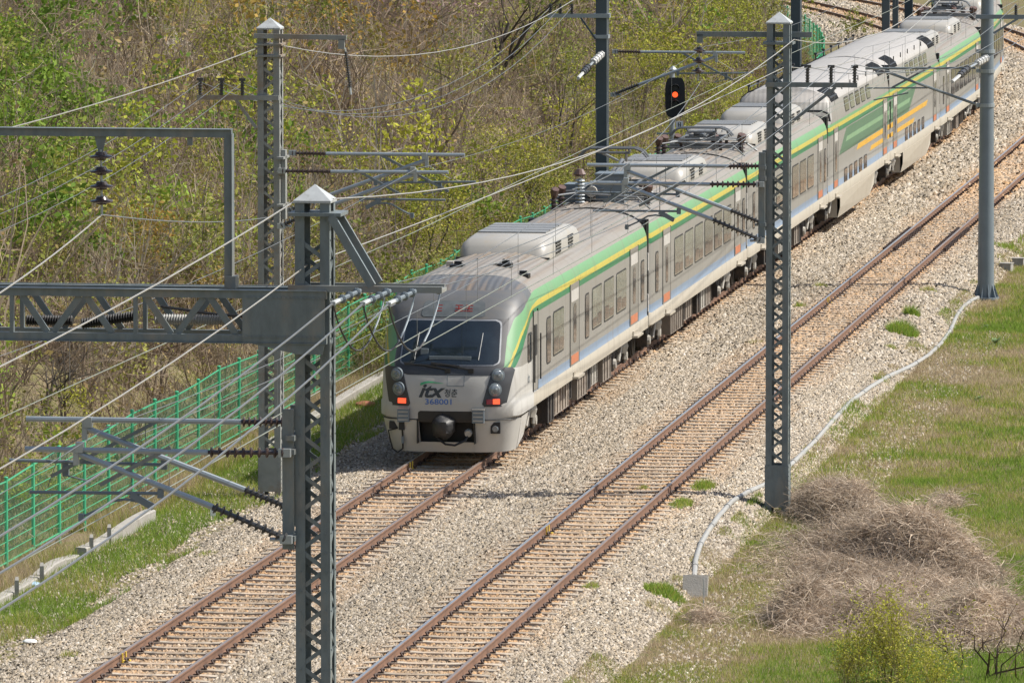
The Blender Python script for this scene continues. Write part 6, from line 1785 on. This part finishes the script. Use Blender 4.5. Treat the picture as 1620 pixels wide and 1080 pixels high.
# ------------------------------------------------------------------ dry brush heaps, shrubs and trees one can tell apart
def plant_thing(name, loc_, V, F, part, kind, label, cat, grp=None, mats=('bark', 'leaf')):
    """stems and foliage as two parts of one plant"""
    o = empty(name, loc_, 0, label, cat, grp)
    tw, lf = PAL[kind]
    for pv, nm, m_ in ((0, 'stems', 'twig'), (1, 'foliage', 'leaf')):
        fm = part[F[:, 0]] == pv
        if not fm.any(): continue
        f = F[fm]; u, inv = np.unique(f, return_inverse=True)
        pal = tw if pv == 0 else lf
        c = pal[rng.integers(0, len(pal), len(u) // 4 + 1)].repeat(4, 0)[:len(u)] * rng.uniform(0.8, 1.2, (len(u), 1))
        np_mesh(nm, V[u], inv.reshape(-1, 3), m_, np.clip(c, 0, .8), o)
    return o
def heap(x, y, rx, ry, h, num, label, D=None, rot=0.0):
    """low rise of tangled dead vines: thousands of bent thin strands springing every way, thinning out at the skirts"""
    p, s0, n0 = ground_hit(x, y)
    N = num
    u, v = np.clip(rng.normal(0, 0.52, (2, N)), -1.5, 1.5)
    def hgt(u, v):
        lump = 0.45 + 1.1 * fbm(u * 1.9 + x * 0.37, v * 1.9 + y * 0.37, 5, 4)
        return h * np.exp(-1.9 * (u * u + v * v)) * lump
    K = 5; az = rng.uniform(0, 2 * PI, N); el = rng.normal(0.15, 0.45, N); L = rng.uniform(0.10, 0.45, N) * rng.choice([1, 1, 1, 1.7], N)
    P = np.zeros((N, K, 3)); P[:, 0, 0] = u * rx; P[:, 0, 1] = v * ry; P[:, 0, 2] = hgt(u, v) + rng.normal(-0.01, 0.05, N)
    bend = rng.normal(0, 0.38, N); drop = rng.uniform(0.0, 0.6, N)
    for k in range(1, K):
        step = L / (K - 1); P[:, k, 0] = P[:, k - 1, 0] + step * np.cos(az) * np.cos(el); P[:, k, 1] = P[:, k - 1, 1] + step * np.sin(az) * np.cos(el); P[:, k, 2] = P[:, k - 1, 2] + step * np.sin(el)
        az = az + bend; el = el - drop + rng.normal(0, 0.15, N)
    P[:, :, 2] = np.maximum(P[:, :, 2], 0.0)
    c, s = math.cos(rot), math.sin(rot)
    P = np.stack([P[..., 0] * c - P[..., 1] * s, P[..., 0] * s + P[..., 1] * c, P[..., 2]], -1)
    V, F = ribbons(P, np.outer(np.where(rng.uniform(0, 1, N) < 0.02, 0.022, rng.uniform(0.007, 0.015, N)), np.linspace(1, 0.6, K)))
    tone = 0.60 + 0.80 * fbm(u * 2.2, v * 2.2 + x, 8, 3)
    col = PAL['tan'][0][rng.integers(0, 4, N)] * rng.uniform(0.8, 1.2, (N, 1)) * tone[:, None]; col = np.repeat(col, 2 * K, 0)
    o = empty('dry_brush', p, 0, label, 'dead bush', 'heaps of dead brush, bottom right')
    np_mesh('strands', V, F, 'straw', np.clip(col, 0, .8), o)
    k = rng.integers(0, N, N // 12); LV, LF = leaves(P[k, 2] + rng.normal(0, 0.02, (len(k), 3)), 0.055)
    np_mesh('dead_leaves', LV, LF, 'straw', np.repeat(np.array([(0.34, 0.24, 0.15)]) * rng.uniform(0.6, 1.5, (len(k), 1)), 4, 0), o)
    # matted litter inside the heap
    mb = MB(); vs = []; fs = []; A, B = 26, 12
    for i in range(B + 1):
        for j in range(A):
            rr_ = i / B * 1.25; a = 2 * PI * j / A; uu, vv = rr_ * math.cos(a), rr_ * math.sin(a)
            zq = float(hgt(np.array(uu), np.array(vv))) - 0.05 - 0.10 * rr_; X_, Y_ = uu * rx, vv * ry
            vs.append((X_ * c - Y_ * s, X_ * s + Y_ * c, zq))
    for i in range(B):
        for j in range(A): fs.append((i * A + j, i * A + (j + 1) % A, (i + 1) * A + (j + 1) % A, (i + 1) * A + j))
    mb.add(vs, fs); mb.build('litter_core', 'straw_core', o, True)
    return o
attr_mat('straw', 0.85, 0.3, 0.15)
mat('straw_core', (0.40, 0.32, 0.245), 0.95, 0.0, 0.25, 8, 1.0, 25, 0.1)
heap(1430, 900, 1.15, 4.2, 1.2, 34000, 'largest heap of dead grey brown vines on the grass, bottom right', rot=0.30)
heap(1330, 825, 0.85, 3.6, 0.85, 18000, 'dead vine heap with a pointed top right behind the right lattice mast', rot=0.15)
heap(1275, 985, 0.62, 2.0, 0.65, 12000, 'smaller dark edged heap of dead vines, lower left of the largest heap')
heap(1565, 1000, 1.0, 2.8, 0.55, 17000, 'low spreading heap of dead brush at the bottom right picture edge')
heap(1405, 930, 1.45, 4.8, 0.32, 20000, 'wide matted layer of flattened dead vines under and around the largest heap', rot=0.28)
heap(1380, 985, 0.85, 2.4, 0.45, 10000, 'low matted dead brush between the heaps and the yellow green shrub')
for x, y, lab in ((1500, 800, 'small pale clump of dead grass lying on the lawn, right edge'), (1120, 985, 'thin straw patch below the tilted concrete block')):
    heap(x, y, 0.32, 1.0, 0.16, 1200, lab)

def shrub(x, y, nst, h, spread, nsub, nleaf, ls, w, kind, label, name='shrub', cat='shrub', droop=0.3):
    p, s, n = ground_hit(x, y); V, F, part = template(nst, h, spread, nsub, nleaf, ls, w, droop)
    return plant_thing(name, p + Vector((0, 0, -0.05)), V, F, part, kind, label, cat)
shrub(1410, 1085, 70, 1.75, 0.36, 420, 3600, 0.046, 0.012, 'bud', 'yellow green shrub with small leaves at the bottom edge, before the dead brush')
shrub(1350, 1095, 40, 1.4, 0.38, 220, 1500, 0.044, 0.011, 'bud', 'lower yellow green sprays left of the main bottom edge shrub')
shrub(1475, 1100, 30, 1.1, 0.5, 110, 1700, 0.044, 0.011, 'bud', 'sparse yellow green sprays right of the main bottom edge shrub')
shrub(1575, 1075, 9, 1.5, 0.45, 30, 160, 0.04, 0.034, 'dark', 'bare dark branching shrub with few buds at the bottom right corner', 'bare_shrub')
shrub(1530, 1060, 5, 1.15, 0.5, 18, 60, 0.035, 0.028, 'dark', 'small bare dark shrub left of the corner one', 'bare_shrub')
shrub(255, 855, 7, 0.6, 0.5, 22, 0, 0.03, 0.012, 'brown', 'small leafless grey sapling in the grass verge before the fence', 'bare_shrub')
def rosette(x, y, r, label):
    p, s, n = ground_hit(x, y); N = 26
    a = rng.uniform(0, 2 * PI, N); el = rng.uniform(0.15, 1.1, N); L = r * rng.uniform(0.6, 1.1, N); K = 4; t = np.linspace(0, 1, K)
    P = np.stack([np.outer(L * np.cos(a) * np.cos(el), t), np.outer(L * np.sin(a) * np.cos(el), t), np.outer(L * np.sin(el), t) - 0.5 * np.outer(L, t ** 2) * 0.6 + 0.03], -1)
    wd = np.stack([np.zeros(N), np.zeros(N), np.ones(N)], 1)
    V, F = ribbons(P, np.outer(L * 0.26, np.array([0.3, 0.9, 1.0, 0.15])), wd)
    o = np_mesh('weed_rosette', V, F, 'leaf', np.repeat(np.array([(0.20, 0.27, 0.13)]) * rng.uniform(0.7, 1.3, (N, 1)), 2 * K, 0)); o.location = p
    tag(o, label, 'weed', 'broad leaved weeds in the grass')
rosette(1575, 545, 0.32, 'pale broad leaved weed below the foot of the round pole'); rosette(1548, 634, 0.22, 'dark broad leaved weed in the middle of the right hand grass'); rosette(1560, 520, 0.2, 'upper small broad leaved weed below the round pole')

def branch_tree(name, x, y, H, label, leafn=0, ls=0.1, kind='yellow', lean=(0, 0), trunks=1, r0=0.10, seed=1, bark='bark', levels=3, spread=0.55):
    """tapered trunk with limbs forking three times; leaves along the outer twigs"""
    rd = random.Random(seed); p, s, n = ground_hit(x, y)
    o = empty(name, p, 0, label, 'tree'); tips = []
    limbs = MB(); trs = []
    def grow(a, d, L, r, lv):
        pts = [a]; q = a.copy(); dd = d.copy()
        for k in range(4):
            dd = (dd + Vector((rd.gauss(0, 0.10), rd.gauss(0, 0.10), rd.gauss(0.03, 0.06)))).normalized(); q = q + dd * (L / 4); pts.append(q.copy())
        (trs[-1] if lv == 0 else limbs).tube(pts, [r * (1 - 0.12 * k) for k in range(5)], 6 if lv < 2 else 4)
        if lv >= 2: tips.extend(pts[1:])
        if lv < levels:
            nb = rd.randint(3, 4) if lv else rd.randint(4, 6)
            for j in range(nb):
                k = rd.randint(2, 4) if lv else rd.randint(1, 4)
                nd = (dd + Vector((rd.gauss(0, spread), rd.gauss(0, spread), rd.gauss(0.05, 0.3)))).normalized()
                grow(pts[k], nd, L * rd.uniform(0.5, 0.8), r * (1 - 0.12 * k) * rd.uniform(0.45, 0.7), lv + 1)
    for t_ in range(trunks):
        trs.append(MB()); grow(Vector((rd.gauss(0, 0.25), rd.gauss(0, 0.25), -0.2)), Vector((lean[0] + rd.gauss(0, 0.12) * (trunks > 1), lean[1], 1)).normalized(), H * 0.5, r0 * rd.uniform(0.7, 1.1), 0)
    for tr in trs: tr.build('trunk', bark, o, True)
    limbs.build('branches', bark, o)
    if leafn:
        T_ = np.array([tuple(q) for q in tips]); C = T_[rng.integers(0, len(T_), leafn)] + rng.normal(0, 0.22, (leafn, 3))
        V, F = leaves(C, ls); lf = PAL[kind][1]
        c = lf[rng.integers(0, len(lf), leafn)].repeat(4, 0) * rng.uniform(0.75, 1.25, (leafn, 1)).repeat(4, 0)
        np_mesh('crown', V, F, 'leaf', np.clip(c, 0, .8), o)
    return o
branch_tree('bare_tree', 780, 150, 5.4, 'dark leafless tree with leaning limbs high on the hillside behind the wires', lean=(0.35, 0), trunks=2, r0=0.10, seed=3)
branch_tree('bare_tree', 845, 120, 4.6, 'slimmer dark leafless tree just left of the nearest dark pole', lean=(-0.3, 0), trunks=1, r0=0.085, seed=8, leafn=300, ls=0.08)
branch_tree('budding_tree', 668, 455, 3.6, 'small yellow green tree growing beside the train roof front', leafn=4200, ls=0.085, trunks=3, r0=0.06, seed=5, kind='yellow')
branch_tree('budding_tree', 838, 372, 3.0, 'dark stemmed budding tree behind the roof gear of the second car', leafn=2200, ls=0.085, trunks=3, r0=0.07, seed=11, kind='olive')
branch_tree('budding_tree', 668, 255, 3.4, 'slender brown sapling in the middle of the hillside right of the tube brackets', leafn=500, ls=0.08, trunks=2, r0=0.05, seed=15, kind='yellow', bark='bark_pale')
branch_tree('budding_tree', 1010, 215, 4.2, 'thin budding tree between the dark pole and the signal', leafn=1500, ls=0.09, trunks=3, r0=0.05, seed=21, kind='yellow', bark='bark_pale')
branch_tree('budding_tree', 1170, 150, 4.2, 'thin budding tree between the signal and the right lattice mast', leafn=1500, ls=0.09, trunks=3, r0=0.05, seed=25, kind='yellow', bark='bark_pale')
branch_tree('bare_tree', 90, 680, 2.4, 'dark tangled leafless tree behind the fence at the left edge', trunks=4, r0=0.05, seed=31, spread=0.8)
branch_tree('bare_tree', 250, 640, 2.4, 'grey tangled leafless tree behind the fence, right of the darker one', trunks=4, r0=0.045, seed=37, spread=0.8, bark='bark_pale')
branch_tree('bare_tree', 352, 120, 3.0, 'leafless tree with dark crooked limbs left of the weathered mast top', lean=(0.5, 0), trunks=2, r0=0.06, seed=41)
for x, y, H_, lf_, k_, sd_, lab in ((745, 345, 3.4, 1100, 'yellow', 51, 'pale stemmed budding tree on the slope just above the first roof unit'), (880, 255, 3.6, 900, 'yellow', 52, 'budding tree just left of the nearest dark pole, low on the slope'),
        (620, 360, 3.0, 500, 'olive', 53, 'thin half bare tree right of the foreground mast brace'), (1105, 205, 4.4, 900, 'yellow', 54, 'tall thin sapling just right of the signal head'), (905, 110, 4.2, 300, 'yellow', 55, 'tall half bare tree behind the pin insulators of the nearest dark pole'),
        (200, 330, 3.0, 300, 'olive', 56, 'half bare tree seen inside the upper frame of the portal'), (560, 110, 3.4, 350, 'rust', 57, 'rusty budding tree right of the slim slanting insulator')):
    branch_tree('budding_tree', x, y, H_, lab, leafn=lf_, ls=0.075, trunks=2, r0=0.055, seed=sd_, kind=k_, bark='bark_pale' if sd_ % 2 else 'bark')
for x, y, sz, lab in ((500, 100, 1.25, 'bright green bush right of the weathered mast top'), (505, 55, 1.0, 'small bright green bush above the larger one by the weathered mast'), (15, 240, 1.2, 'lush green bush high at the left picture edge'),
                      (395, 200, 1.1, 'dark green bush below the pin insulators of the weathered mast'), (1352, 62, 1.3, 'leafy bush overgrowing the far green fence')):
    p, s, n = ground_hit(x, y); V, F, part = template(14, 1.15 * sz, 0.6, 40, 900, 0.10, 0.02)
    plant_thing('leafy_bush', p, V, F, part, 'green' if x != 1352 else 'olive', lab, 'bush')
def rock(x, y, r, sq, seed, label):
    p, s, n = ground_hit(x, y); o = blob('rock', (0, 0, 0), r, 'rock', None, sq, seed); o.location = p + Vector((0, 0, 0.25 * r)); o.rotation_euler = (0.3 * seed, 0.2, seed)
    o.data.polygons.foreach_set('use_smooth', [False] * len(o.data.polygons)); tag(o, label, 'rock', 'rocks breaking through the hillside')
for q in ((288, 112, 0.75, (1.3, 1, .8), 1, 'pale jagged rock in the middle of the rock scar, top left'), (318, 135, 0.6, (1.2, 1, .7), 2, 'grey rock at the right end of the rock scar'), (225, 62, 0.7, (1.3, .8, .7), 3, 'uppermost grey rock of the rock scar'),
          (262, 88, 0.55, (1, 1, .9), 4, 'small rock between the upper and middle rocks of the scar'), (345, 75, 0.5, (1.5, .8, .6), 5, 'tan rock left of the weathered mast top'), (1000, 288, 0.5, (1.6, 1, .5), 6, 'pale low rock behind the dark pole and pantograph'), (815, 280, 0.5, (1.6, 1, .5), 7, 'pale low rock on the slope above the second car')):
    rock(*q)
